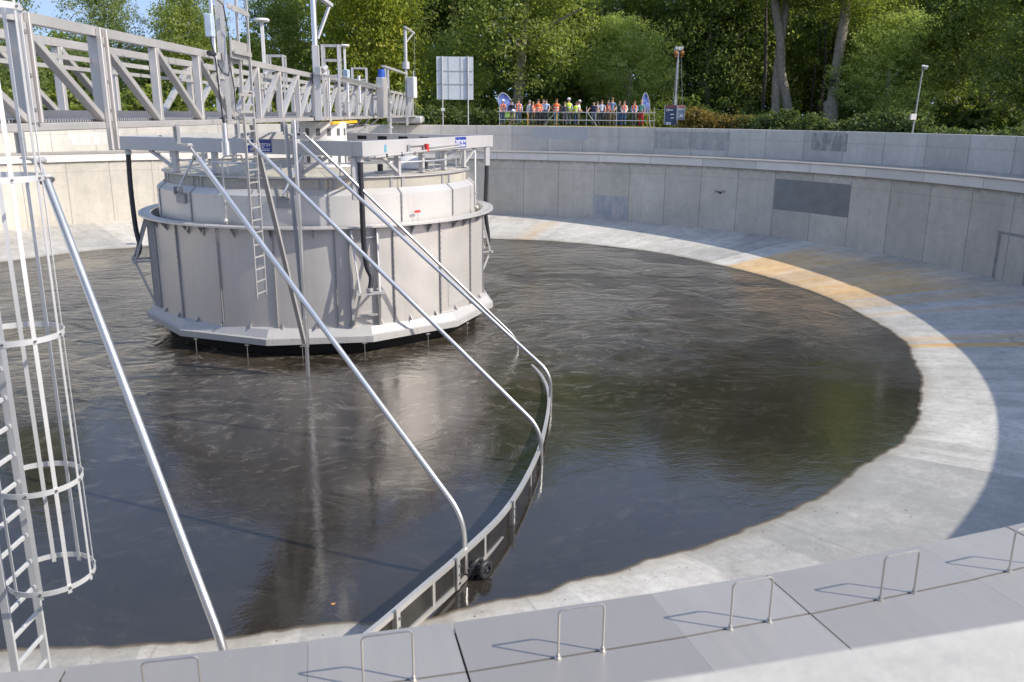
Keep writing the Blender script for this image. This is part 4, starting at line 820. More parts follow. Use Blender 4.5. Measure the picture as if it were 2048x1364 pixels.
# ================================================================== ground and background
def ground_mat():
    t = NT('grass and leaf litter'); p = t.pos(); a = t.noise(p, 0.5, 5); bb = t.noise(p, 6, 5, 0.7)
    c = t.mix(t.rng(a, 0.35, 0.65), (0.035, 0.05, 0.015), (0.075, 0.07, 0.03)); c = t.mix(t.rng(bb, 0.4, 0.7, 0, 0.6), c, (0.03, 0.035, 0.012)); t.set(Base_Color=c, Roughness=0.9); t.bump(bb, 0.6, 0.1); return t.mat
b = MB(); GZ = 5.3; b.ring([(30.825, GZ), (45, GZ), (80, GZ), (160, GZ), (900, GZ)], n=120, closed=False); struct(b.build('ground', ground_mat(), None))
# ------------------------------------------------------------------ foliage
def leaf_mat(name, c0, c1, c2, tr=0.48):
    m = bpy.data.materials.new(name); m.use_nodes = True; t = m.node_tree; t.nodes.clear()
    at_ = t.nodes.new('ShaderNodeAttribute'); at_.attribute_name = 'tint'
    cr = t.nodes.new('ShaderNodeValToRGB'); e = cr.color_ramp.elements; e[0].color = (*c0, 1); e[1].color = (*c2, 1); e[0].position = 0.05; e[1].position = 0.95; x = e.new(0.55); x.color = (*c1, 1)
    t.links.new(at_.outputs['Fac'], cr.inputs[0])
    d = t.nodes.new('ShaderNodeBsdfPrincipled'); d.inputs['Roughness'].default_value = 0.55; d.inputs['Specular IOR Level'].default_value = 0.35
    tl_ = t.nodes.new('ShaderNodeBsdfTranslucent'); mx = t.nodes.new('ShaderNodeMixShader'); mx.inputs[0].default_value = tr; o = t.nodes.new('ShaderNodeOutputMaterial')
    hs = t.nodes.new('ShaderNodeHueSaturation'); hs.inputs['Saturation'].default_value = 1.15; hs.inputs['Value'].default_value = 1.7; t.links.new(cr.outputs[0], hs.inputs['Color'])
    t.links.new(cr.outputs[0], d.inputs['Base Color']); t.links.new(hs.outputs[0], tl_.inputs[0]); t.links.new(d.outputs[0], mx.inputs[1]); t.links.new(tl_.outputs[0], mx.inputs[2]); t.links.new(mx.outputs[0], o.inputs[0]); return m
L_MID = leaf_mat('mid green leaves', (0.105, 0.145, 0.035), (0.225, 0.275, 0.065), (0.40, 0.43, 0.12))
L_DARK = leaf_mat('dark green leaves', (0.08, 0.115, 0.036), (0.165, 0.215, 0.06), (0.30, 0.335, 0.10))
L_YEL = leaf_mat('yellowing maple leaves', (0.12, 0.17, 0.03), (0.28, 0.32, 0.055), (0.60, 0.54, 0.09))
L_PALE = leaf_mat('pale willow leaves', (0.165, 0.223, 0.066), (0.330, 0.396, 0.116), (0.511, 0.544, 0.190))
L_BRN = leaf_mat('brown hedge leaves', (0.085, 0.085, 0.028), (0.20, 0.165, 0.05), (0.42, 0.27, 0.075))
L_HED = leaf_mat('dark ivy leaves', (0.05, 0.078, 0.026), (0.11, 0.145, 0.045), (0.22, 0.255, 0.08), 0.4)
L_OLV = leaf_mat('olive leaves', (0.099, 0.140, 0.043), (0.214, 0.264, 0.083), (0.346, 0.363, 0.132))
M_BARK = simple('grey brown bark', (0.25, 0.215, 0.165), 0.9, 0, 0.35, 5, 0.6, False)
def leaves(rs, centers, radii, n, size, spread=1.0, wts=None):
    """leaf quads spread in clumps through a set of ellipsoid lobes: verts (n*4), tints (n)"""
    k = len(centers); C_ = np.array(centers); Rr = np.array(radii)
    w_ = np.array([a*b*0.5+b*c*0.5+a*c for a, b, c in radii]) if wts is None else np.array(wts, float); w_ = w_/w_.sum()
    nc = max(8, n//26); li = rs.choice(k, nc, p=w_); d = rs.normal(size=(nc, 3)); d /= np.linalg.norm(d, axis=1)[:, None]
    rad = rs.uniform(0.30, 1.0, nc)**0.42; cc = C_[li]+d*Rr[li]*rad[:, None]
    csz = rs.uniform(0.35, 0.95, nc)*spread; ctint = rs.uniform(0, 1, nc)
    ci = rs.integers(0, nc, n); off = rs.normal(size=(n, 3))*0.55*csz[ci][:, None]; off[:, 2] *= 0.6
    P = cc[ci]+off
    nrm = rs.normal(size=(n, 3))*0.75+d[ci]*0.55+np.array([0, 0, 0.55]); nrm /= np.linalg.norm(nrm, axis=1)[:, None]
    a = np.cross(nrm, rs.normal(size=(n, 3))); a /= np.linalg.norm(a, axis=1)[:, None]; b_ = np.cross(nrm, a)
    s = (size*rs.uniform(0.55, 1.3, n))[:, None]
    V = np.stack([P-a*s*0.6, P+b_*s*0.34, P+a*s*0.6, P-b_*s*0.34], 1).reshape(-1, 3)
    T = np.clip(0.55*ctint[ci]+0.45*rs.uniform(0, 1, n), 0, 1)
    return V, T
def leaf_mesh(name, V, T, mats, extra=None):
    n = len(T); me = bpy.data.meshes.new(name); me.vertices.add(n*4); me.vertices.foreach_set('co', V.astype(np.float32).ravel())
    me.loops.add(n*4); me.loops.foreach_set('vertex_index', np.arange(n*4, dtype=np.int32)); me.polygons.add(n)
    me.polygons.foreach_set('loop_start', np.arange(0, n*4, 4, dtype=np.int32)); me.polygons.foreach_set('loop_total', np.full(n, 4, np.int32)); me.update(calc_edges=True)
    A = me.attributes.new('tint', 'FLOAT', 'FACE'); A.data.foreach_set('value', T.astype(np.float32)); me.materials.append(mats); return me
def lobes(rs, h0, h1, r, k, flat=1.0):
    c = []; q = []
    for i in range(k):
        f = rs.uniform(0, 1); z = h0+(h1-h0)*f; env = math.sin(math.pi*min(1, 0.18+0.80*f))**0.6 if f < 0.97 else 0.3
        a = rs.uniform(0, 6.28); rr = r*env*rs.uniform(0.25, 0.72)
        s = r*rs.uniform(0.26, 0.48); c.append((rr*math.cos(a), rr*math.sin(a), z)); q.append((s, s, s*rs.uniform(0.6, 0.95)*flat))
    c.append((0, 0, h0+(h1-h0)*0.5)); q.append((r*0.6, r*0.6, (h1-h0)*0.42)); c.append((0, 0, h1-r*0.3)); q.append((r*0.4, r*0.4, r*0.35)); return c, q
# crowns of unit size: radius 5, height 0..12, shared between trees
CROWN = {}
def crown(kind, seed, n, size, mat, h0=0.0, k=26, spread=1.0):
    rs = np.random.default_rng(seed); c, q = lobes(rs, h0+1.2, 11.4, 5.0, k); V, T = leaves(rs, c, q, n, size, spread); CROWN[kind] = leaf_mesh('crown', V, T, mat)
crown('mid', 1, 40000, 0.17, L_MID); crown('dark', 2, 40000, 0.17, L_DARK); crown('maple', 3, 44000, 0.18, L_YEL, k=34, spread=1.25); crown('pale', 4, 34000, 0.15, L_PALE, k=20, spread=0.8); crown('olive', 5, 20000, 0.16, L_OLV, k=22); crown('dark2', 6, 40000, 0.17, L_DARK, k=30); crown('mid2', 8, 40000, 0.17, L_MID, k=30)
def trunk_mb(pts, rads):
    b = MB(); b.tube(pts, rads, 12, caps=True); return b
def tree(name, lab, u, dist, kind, ztop, zbot, rad, group=None, lean=(0, 0), tr=0.3, branches=5, seed=0, trunks=None, rz=None):
    p = at(u, 230, dist); rr = random.Random(seed+int(u)); base = Vector((p.x, p.y, GZ-0.05)); t_ = thing(name, lab, 'tree', base, group=group)
    o = bpy.data.objects.new('crown', CROWN[kind]); COL.objects.link(o); o.parent = t_; o.location = (lean[0], lean[1], zbot-base.z); o.scale = (rad/5, rad/5, (ztop-zbot)/12); o.rotation_euler = (0, 0, rr.uniform(0, 6.28) if rz is None else rz)
    b = MB(); zc = zbot+(ztop-zbot)*0.55
    if trunks: 
        for pts, rads in trunks: b.tube([base+Vector(x) for x in pts], rads, 14)
    else:
        n = 7; P_ = []
        for i in range(n): f = i/(n-1); P_.append(base+Vector((lean[0]*f+0.15*math.sin(3*f+u), lean[1]*f+0.15*math.cos(2*f+u)-0.15, (zc-base.z)*f)))
        b.tube(P_, [tr*(1.25-0.9*i/(n-1)) for i in range(n)], 12)
        for k in range(branches):
            f = rr.uniform(0.45, 0.9); s0 = P_[int(f*(n-1))]; a = rr.uniform(0, 6.28); L = rad*rr.uniform(0.5, 0.8)
            b.tube([s0, s0+Vector((math.cos(a)*L*0.5, math.sin(a)*L*0.5, L*0.35)), s0+Vector((math.cos(a)*L, math.sin(a)*L, L*0.55))], [tr*0.4, tr*0.25, tr*0.1], 8)
    b.build('trunk', M_BARK, t_, 60); return t_
tree('tree', 'dark green tree at the far left edge behind the bridge railing', -22, 62, 'dark', 19, 6.0, 3.5, seed=1)
tree('tree', 'thin airy olive green tree against the blue sky at upper left', 232, 74, 'olive', 17.0, 6.0, 4.0, seed=2)
tree('tree', 'green tree behind the tall guide posts of the bridge ladder', 385, 72, 'mid', 17.6, 5.9, 3.6, seed=3)
tree('tree', 'rounded green tree behind the nearer round bridge lamp', 556, 76, 'mid2', 16.8, 6.0, 3.7, seed=4)
tree('maple_tree', 'big yellow green maple behind the far end of the bridge', 745, 73, 'maple', 24, 6.0, 5.6, seed=5)
tree('tree', 'light green tree directly behind the blank sign board', 905, 76, 'pale', 14.0, 5.8, 3.6, seed=6)
oak_base = None
oak = tree('oak_tree', 'big oak whose boughs overhang the people on the platform', 1030, 72, 'mid', 27, 9.4, 7.2, seed=7, tr=0.42, lean=(1.0, 0.5))
tree('willow_tree', 'rounded pale green willow behind the right half of the people', 1255, 73, 'pale', 15.0, 5.6, 4.3, seed=8)
tree('tree', 'dark tall tree behind the mobile lighting mast', 1410, 80, 'dark', 26, 7.5, 6.5, seed=9)
tw = [([(0.25, 0, 0), (0.35, 0, 1.6), (-0.1, 0, 3.2), (-0.75, 0, 5.2), (-1.0, 0, 7.4), (-1.55, 0.1, 9.6), (-1.9, 0.2, 12.5), (-1.6, 0.3, 17)], [0.42, 0.36, 0.36, 0.33, 0.31, 0.30, 0.26, 0.15]),
      ([(-0.35, 0.2, 0), (-0.75, 0.3, 2.2), (-0.9, 0.3, 4.5), (-0.8, 0.3, 7.2), (-0.55, 0.3, 10), (-0.1, 0.3, 13), (0.4, 0.3, 17)], [0.36, 0.32, 0.30, 0.28, 0.28, 0.24, 0.13])]
tree('tree', 'old tree with a bare twin trunk leaning left beyond the hedge', 1572, 70, 'mid2', 23, 14.6, 6.0, seed=10, trunks=tw)
st = [([(0, 0, 0), (0, 0, 1.0), (-0.05, 0, 2.0), (-0.12, 0, 2.9), (0.02, 0, 3.1), (0.05, 0, 5), (0.3, 0.1, 8), (0.55, 0.2, 12), (0.5, 0.3, 17)], [0.62, 0.52, 0.52, 0.52, 0.40, 0.38, 0.36, 0.34, 0.14]), ([(-0.35, -0.1, 2.2), (-0.52, -0.12, 2.75), (-0.40, -0.1, 3.1)], [0.25, 0.22, 0.06])]
sb_tree = tree('tree', 'thick single trunk with a dark bird box right of the twin trunk', 1662, 69, 'mid', 22, 13.4, 5.5, seed=11, trunks=st)
tree('tree', 'bright sunlit low tree between the thick trunk and the camera pole', 1768, 70, 'pale', 14.6, 5.6, 4.6, seed=12)  # pale leaf colour stands in for sunlight on this crown
tree('tree', 'tall dark tree behind the camera pole near the right edge', 1900, 76, 'dark2', 20, 6.0, 6.6, seed=13)
tree('tree', 'dark green tree cut by the right edge of the picture', 2050, 68, 'dark', 18, 5.8, 5.6, seed=14)
tree('tree', 'green tree just right of the picture behind the tank wall', 2260, 62, 'mid', 13.5, 6.0, 5.5, seed=15)
tree('tree', 'green tree well right of the picture behind the tank wall', 2560, 58, 'mid2', 11.5, 6.0, 5.0, seed=16)
tree('tree', 'tall green tree between the yellow maple and the oak', 905, 88, 'dark2', 27, 7, 7.5, seed=17)
tree('tree', 'tall green tree rising behind the pale willow', 1235, 86, 'mid2', 28, 11, 7.5, seed=18)
tree('tree', 'green tree seen between the twin trunk and the lighting mast', 1500, 82, 'mid', 28, 9, 6.5, seed=19)
tree('tree', 'tall green tree behind the bright sunlit low tree', 1760, 84, 'mid', 29, 9, 7.0, seed=20)
tree('tree', 'dark tree low behind the middle of the people', 1165, 80, 'dark', 17, 5.6, 5.2, seed=21)
tree('tree', 'dark tree behind the left half of the people', 1085, 84, 'dark2', 18, 5.6, 5.2, seed=22)
tree('tree', 'dark tree low in the shade behind the lighting mast', 1330, 84, 'dark', 17, 5.5, 5.4, seed=23)
# the wood behind: one mass
rs = np.random.default_rng(33); Vs = []; Ts = []
for i in range(60):
    u = rs.uniform(620, 2500); dist = rs.uniform(86, 112); p = at(u, 230, dist); zt = rs.uniform(20, 27); r = rs.uniform(4, 6)
    c, q = lobes(rs, 5.8, zt, r, 9); V, T = leaves(rs, [(p.x+a, p.y+b_, z) for a, b_, z in c], q, 4600, 0.42, 1.5); Vs.append(V); Ts.append(T)
for i in range(22):
    u = rs.uniform(-500, 640); dist = rs.uniform(84, 108); p = at(u, 230, dist); zt = rs.uniform(12.0, 14.0); r = rs.uniform(4, 6)
    c, q = lobes(rs, 5.8, zt, r, 8); V, T = leaves(rs, [(p.x+a, p.y+b_, z) for a, b_, z in c], q, 4000, 0.42, 1.4); Vs.append(V); Ts.append(T)
wood = bpy.data.objects.new('wood', leaf_mesh('wood', np.concatenate(Vs), np.concatenate(Ts), L_DARK)); COL.objects.link(wood); struct(wood, 'stuff'); tag(wood, 'dense dark wood filling the background behind the front row of trees', 'wood')
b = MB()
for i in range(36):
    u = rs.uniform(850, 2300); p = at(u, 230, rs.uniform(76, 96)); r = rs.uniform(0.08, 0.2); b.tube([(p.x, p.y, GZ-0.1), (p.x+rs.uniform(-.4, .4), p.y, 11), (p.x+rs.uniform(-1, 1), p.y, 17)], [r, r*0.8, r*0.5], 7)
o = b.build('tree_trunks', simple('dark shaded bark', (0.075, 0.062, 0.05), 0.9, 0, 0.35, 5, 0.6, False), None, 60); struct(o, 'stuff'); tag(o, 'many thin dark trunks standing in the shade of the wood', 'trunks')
# undergrowth and hedges
def hedge(name, lab, u0, u1, dist0, dist1, ztop, depth, n, size, mat, cat='hedge', bump_=0.5, seed=1, stuff=False):
    rs = np.random.default_rng(seed); c = []; q = []; m = max(3, int((u1-u0)/14))
    for i in range(m):
        f = (i+0.5)/m; p = at(u0+(u1-u0)*f, 232, dist0+(dist1-dist0)*f); zt = (ztop(f) if callable(ztop) else ztop)+rs.uniform(-bump_, bump_*0.3)
        h = (zt-GZ)/2; c.append((p.x, p.y+rs.uniform(-.3, .3)*depth, GZ+h*0.98)); q.append((0.75*rs.uniform(0.8, 1.25), depth*0.5, h))
    V, T = leaves(rs, c, q, n, size, 0.55); o = bpy.data.objects.new(name, leaf_mesh(name, V, T, mat)); COL.objects.link(o); tag(o, lab, cat)
    if stuff: struct(o, 'stuff')
    return o
hedge('ivy_hedge', 'dark ivy covered hedge behind the posts of the blank sign board', 815, 1010, 64.5, 65.5, lambda f: 7.9-0.4*abs(f-0.4), 2.0, 16000, 0.2, L_HED, seed=2)
hedge('hedge', 'low dark bushes behind the standing people', 1000, 1330, 67, 67, 7.2, 2.0, 15000, 0.22, L_HED, seed=3)
hedge('bush', 'green bush at the right end of the platform', 1300, 1336, 63.8, 63.5, 7.4, 1.2, 3500, 0.16, L_MID, 'bush', seed=4)
hedge('brown_hedge', 'yellow brown hedge right of the dark information board', 1388, 1530, 62.5, 60.5, lambda f: 7.35-0.2*f, 1.6, 15000, 0.15, L_BRN, seed=5)
hedge('bush', 'upright orange brown bush beside the dark information board', 1372, 1402, 62.2, 62.0, lambda f: 7.6+0.8*max(0, 1-abs(f-0.62)*3), 1.0, 5000, 0.14, L_BRN, 'bush', seed=6)
hedge('hedge', 'dark green hedge under the bare trunks on the right', 1500, 1840, 60.5, 53.5, lambda f: 7.5+0.35*math.sin(9*f), 1.8, 26000, 0.17, L_HED, seed=7)
hedge('hedge', 'dark hedge running out of the picture at the right edge', 1830, 2330, 53.5, 43, 6.75, 1.8, 22000, 0.17, L_HED, seed=8)
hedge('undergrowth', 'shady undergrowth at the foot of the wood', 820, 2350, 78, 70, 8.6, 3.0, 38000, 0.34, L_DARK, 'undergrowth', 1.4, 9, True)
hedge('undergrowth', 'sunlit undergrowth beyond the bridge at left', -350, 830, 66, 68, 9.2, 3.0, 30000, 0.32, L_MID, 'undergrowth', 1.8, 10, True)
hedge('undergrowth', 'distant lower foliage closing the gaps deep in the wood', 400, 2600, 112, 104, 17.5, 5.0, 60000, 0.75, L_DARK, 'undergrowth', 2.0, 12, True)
# bird boxes
for u, v, dist, lab in ((1663.5, 168, 68.3, 'dark bird box on the thick single trunk at right'), (1031, 160, 71.2, 'dark bird box on the oak trunk above the people')):
    p = at(u, v, dist); bb = thing('bird_box', lab, 'bird box', p, group='bird boxes on tree trunks'); b = MB(); b.box(p, (0.34, 0.3, 0.55)); b.build('box', simple('dark box wood', (0.02, 0.02, 0.022), 0.6), bb); b = MB(); b.bar(p+Vector((-0.2, -0.05, 0.30)), p+Vector((0.2, -0.05, 0.30)), 0.40, 0.03); b.build('lid', M_RUB, bb)
    b = MB(); b.box(p+Vector((0, -0.16, -0.24)), (0.22, 0.02, 0.07)); b.build('label_plate', M_WHITE, bb)
# ------------------------------------------------------------------ signs, masts and boards behind the wall
def facing(p): d = EYE-p; return math.atan2(d.y, d.x)+math.pi/2      # rotation that turns a local -Y face to the tank's viewer side
D = 62.0
sb = thing('sign_board', 'large blank grey sign board seen from behind on two posts', 'sign', at(910, 235, D))
pc = at(910, 156.5, D); ra = facing(pc); M = Matrix.Rotation(ra, 3, 'Z')
b = MB(); b.box(pc, (2.55, 0.05, 2.86), ra); b.build('panel', simple('pale grey board', (0.50, 0.54, 0.56), 0.5, 0, 0.08, 1.5), sb)
b = MB()
for dx in (-0.45, 0.38): b.box(pc+M@Vector((dx, -0.035, 0)), (0.025, 0.02, 2.84), ra)
for dz in (0.48, -0.40): b.box(pc+M@Vector((0, -0.04, dz)), (2.5, 0.03, 0.045), ra)
b.build('frame', M_RIB, sb)
for dx in (-0.88, 0.90):
    q = pc+M@Vector((dx, -0.09, 0)); b = MB(); b.tube([(q.x, q.y, GZ), (q.x, q.y, pc.z+1.46)], 0.05, 10); b.build('post', M_GALV, sb, 40)
b = MB(); q = at(886, 219, D-0.15); b.box(q, (0.26, 0.05, 0.2), ra); b.build('tag', M_WHITE, sb)
# mobile lighting mast
lm_ = thing('lighting_mast', 'telescopic lighting mast with orange lamps left of the brown bush', 'lighting mast', at(1348, 240, 65))
q0, q1 = at(1348, 230, 65), at(1357, 103, 65); q0.z = GZ
b = MB(); b.tube([q0, q0.lerp(q1, 0.5)], 0.11, 10); b.tube([q0.lerp(q1, 0.5), q1], 0.07, 10); b.build('mast', M_ALU, lm_, 40)
b = MB(); b.tube([q1-Vector((0.05, 0, 0.3)), q0+Vector((-0.25, 0, 1))], 0.012, 5); b.tube([q1+Vector((0.2, 0, 0)), q0+Vector((0.75, 0, 1))], 0.014, 5); b.tube([q1+Vector((0.05, 0, -.3)), q0+Vector((0.28, 0, 1))], 0.012, 5); b.build('guy_wire', M_ALU, lm_)
b = MB(); b.bar(at(1348, 100, 65), at(1363, 100, 65), 0.1, 0.1)
for x in (-0.22, 0.0, 0.22): b.box(q1+Vector((x, -0.1, 0.22)), (0.16, 0.14, 0.2), 0)
b.build('floodlight', M_WHITE, lm_)
for dx in (-0.24, 0.24):
    b = MB(); b.sphere(q1+Vector((dx*1.05, -0.1, -0.10)), 0.155, sc=(1, 1, 1.1)); b.tube([q1+Vector((dx*1.05, -0.1, -0.3)), q1+Vector((dx*1.05, -0.1, -0.38))], 0.1, 8); b.build('orange_lamp', simple('orange plastic lens', (0.48, 0.19, 0.05), 0.4), lm_, 60)
# information board
ib = thing('info_board', 'dark blue information board with a red top strip beside the platform', 'information board', at(1350, 245, 61.6))
M_NAVY = simple('navy board', (0.035, 0.055, 0.11), 0.45, 0, 0.2)
for u0, u1, v0, v1, m, top in ((1330, 1353.5, 210, 250, M_NAVY, (0.18, 0.06, 0.06)), (1354.5, 1368.5, 210, 240, simple('grey blue board', (0.22, 0.26, 0.33), 0.45, 0, 0.2), (0.5, 0.20, 0.14))):
    c0, c1 = at(u0, v0, 61.6), at(u1, v1, 61.6); pc = (c0+c1)/2; ra = facing(pc); M = Matrix.Rotation(ra, 3, 'Z'); wd = (Vector((c1.x, c1.y))-Vector((c0.x, c0.y))).length; h = abs(c0.z-c1.z)
    b = MB(); b.box(pc, (wd, 0.04, h), ra); b.build('panel', m, ib)
    b = MB(); b.box(pc+M@Vector((0, -0.024, h/2-0.10)), (wd, 0.012, 0.19), ra); b.build('top_strip', simple('red strip', top, 0.5), ib)
    for s in (-1, 1): b = MB(); b.box(pc+M@Vector((s*wd/2, -0.01, 0)), (0.035, 0.07, h), ra); b.build('side_trim', M_ALU, ib)
    b = MB()
    if u0 == 1330:
        b.ring([(0.085, -0.004), (0.085, 0.004), (0.06, 0.004), (0.06, -0.004)], n=18)
        RM = M@Matrix.Rotation(math.pi/2, 3, 'X'); cc = pc+M@Vector((-wd/2+0.18, -0.03, h/2-0.33)); b.v = [tuple(cc+RM@Vector(p)) for p in b.v]
        for x, z, wl in ((-0.02, -0.33, 0.30), (0.08, -0.62, 0.26), (0.10, -0.86, 0.2), (-0.14, -1.18, 0.36), (-0.14, -1.27, 0.36)): b.box(pc+M@Vector((x, -0.026, h/2+z)), (wl, 0.008, 0.045), ra)
    else:
        for x, z, wl in ((0, -0.28, 0.4), (0.06, -0.62, 0.12), (0.06, -0.7, 0.2), (0.04, -0.78, 0.3)): b.box(pc+M@Vector((x, -0.026, h/2+z)), (wl, 0.008, 0.05), ra)
    b.build('print', M_LET, ib)
# small drone hovering in front of the far wall
dr = at(1440, 384.5, 41); dt = thing('drone', 'small black drone hovering in front of the far wall left of the dark patch', 'drone', dr)
b = MB(); b.box(dr, (0.13, 0.17, 0.08), 0.2); b.sphere(dr-Vector((0, 0.05, 0.045)), 0.04); bevel(b.build('body', M_RUB, dt), 0.015)
for ax, ay in ((-0.17, -0.13), (0.17, -0.13), (-0.17, 0.13), (0.17, 0.13)):
    b = MB(); q = dr+Vector((ax, ay, 0.02)); b.bar(dr, q, 0.03, 0.025); b.tube([q-Vector((0, 0, 0.03)), q+Vector((0, 0, 0.05))], 0.02, 8); b.build('arm', M_RUB, dt)
    b = MB(); b.bar(q+Vector((-0.10, 0.02, 0.055)), q+Vector((0.10, -0.02, 0.055)), 0.02, 0.006); b.build('rotor', M_RUB, dt)
    b = MB(); b.tube([q-Vector((0, 0, 0.02)), q-Vector((0, 0, 0.10))], 0.008, 6); b.build('leg', M_RUB, dt)
# camera pole at right
cp_ = thing('camera_pole', 'thin leaning grey pole with a small box in front of the right hedge', 'pole', at(1823, 262, 50))
q0, q1 = at(1822.5, 268, 50), at(1846, 136, 50); q0.z = GZ
b = MB(); b.tube([q0, q1], [0.045, 0.03], 10); b.build('pole', M_RIB, cp_, 40); b = MB(); b.box(at(1826, 233.5, 49.9), (0.34, 0.12, 0.30), 0.1); b.build('box', M_ALU, cp_)
b = MB(); p = at(1848, 132, 49.9); b.tube([p+Vector((-.12, 0, 0)), p+Vector((.16, -.1, -.05))], 0.06, 10); b.sphere(p+Vector((0.12, 0, -0.1)), 0.08); b.build('camera_head', M_WHITE, cp_, 40)
# ------------------------------------------------------------------ scaffold platform
DP = 62.4; ZD = at(1150, 251.0, DP).z-0.02
def sc(u, z, dd=0.0): p = at(u, 240, DP+dd); return Vector((p.x, p.y, z))
plat = thing('scaffold_platform', 'scaffold viewing platform with pipe railings behind the far wall', 'platform', sc(1150, GZ))
us = (999, 1055.5, 1113, 1172.6, 1232.5, 1294.5, 1308)
b = MB(); b.bar(sc(996, ZD-0.03, 0.9), sc(1310, ZD-0.03, 0.9), 1.9, 0.05); b.build('deck_board', simple('yellow scaffold boards', (0.42, 0.31, 0.06), 0.7, 0, 0.3, 2), plat)
for u in us:
    for dd in (0, 1.85):
        b = MB(); b.tube([sc(u, GZ, dd), sc(u, ZD+1.32, dd)], 0.027, 8); b.build('upright', M_GALV, plat, 40)
for z in (0.92, 0.38):
    for dd in (-0.03, 1.88):
        b = MB(); b.tube([sc(994 if z > .9 else 998, ZD+z, dd), sc(1310, ZD+z, dd)], 0.027, 8); b.build('rail', M_GALV, plat, 40)
for u0, u1 in ((1110, 1088), (1174.5, 1195)): b = MB(); b.tube([sc(u0, ZD+0.92, -0.07), sc(u1, ZD-0.05, -0.07)], 0.024, 8); b.build('brace', M_GALV, plat, 40)
for u in (1055.5, 1113.5, 1294.5): b = MB(); b.tube([sc(u, ZD+0.1, -0.06), sc(u, ZD+0.8, -0.06)], 0.035, 8); b.build('yellow_sleeve', M_YEL, plat, 40)
b = MB(); b.tube([sc(1297, ZD+0.85, -0.1), sc(1301, ZD, -0.1)], 0.025, 8); b.build('brace', M_GALV, plat, 40)
# beach flags
def flag_mat():
    t = NT('printed flag cloth'); sp = t.n('ShaderNodeSeparateXYZ', t.n('ShaderNodeTexCoord').outputs['Generated']); nz = t.noise(t.n('ShaderNodeTexCoord').outputs['Generated'], 7, 4)
    c = t.mix(t.rng(t.m('ADD', sp.outputs[2], t.m('MULTIPLY', nz, 0.15)), 0.28, 0.36, 0, 1), (0.16, 0.30, 0.05), (0.10, 0.15, 0.42)); c = t.mix(t.rng(nz, 0.55, 0.6, 0, 0.35), c, (0.4, 0.45, 0.6)); t.set(Base_Color=c, Roughness=0.7); return t.mat
M_FLAG = flag_mat()
for u, wd, lab, sk in ((1012, 1.10, 'blue and green beach flag leaning behind the leftmost people', 0.55), (1290, 0.58, 'narrow blue and green beach flag behind the person in red trousers', 0.15)):
    fb = thing('beach_flag', lab, 'flag', sc(u+6, ZD, 1.5), group='beach flags behind the people'); z0, z1 = ZD+0.55, at(u, 184.5, DP).z; c = sc(u, 0, 1.5)
    b = MB(); n = 20; top = []
    for i in range(n+1):
        f = i/n; z = z0+(z1-z0)*f; hw = wd/2*math.sin(math.pi*(0.12+0.88*f))**0.5 if f < 0.999 else 0.02; x = c.x+sk*(0.5-f)*1.0; top.append((x-hw, x+hw, z))
    for i in range(n):
        a0, a1 = top[i], top[i+1]; y = c.y+0.06*math.sin(i*0.5); y1 = c.y+0.06*math.sin((i+1)*0.5)
        b.add([(a0[0], y-0.01, a0[2]), (a0[1], y-0.01, a0[2]), (a1[1], y1-0.01, a1[2]), (a1[0], y1-0.01, a1[2]), (a0[0], y+0.01, a0[2]), (a0[1], y+0.01, a0[2]), (a1[1], y1+0.01, a1[2]), (a1[0], y1+0.01, a1[2])], [(0, 1, 2, 3), (7, 6, 5, 4), (0, 3, 7, 4), (1, 5, 6, 2)])
    b.build('cloth', M_FLAG, fb, 60)
    b = MB(); b.tube([(sc(u+6, 0, 1.5).x, c.y, ZD)]+[(r_+0.01, c.y-0.02, z) for l_, r_, z in top]+[(l_-0.01, c.y-0.02, z) for l_, r_, z in reversed(top[6:])], 0.022, 6); b.build('pole', M_WHITE, fb, 60)

# a fallen leaf floating near the shore
lp = atz(667, 1207, 0.012); lf = MB(); n_ = 10
lf.add([(lp.x+0.045*math.cos(6.283*i/n_)*(1.0 if i % 2 == 0 else 0.62), lp.y+0.035*math.sin(6.283*i/n_)*(1.0 if i % 2 == 0 else 0.62), lp.z+0.012*math.cos(12.57*i/n_)) for i in range(n_)]+[(lp.x, lp.y, lp.z+0.01)], [(i, (i+1) % n_, n_) for i in range(n_)])
lo = lf.build('fallen_leaf', simple('dry orange leaf', (0.50, 0.24, 0.08), 0.7)); tag(lo, 'small dry orange leaf floating on the dark water near the left shore', 'leaf')
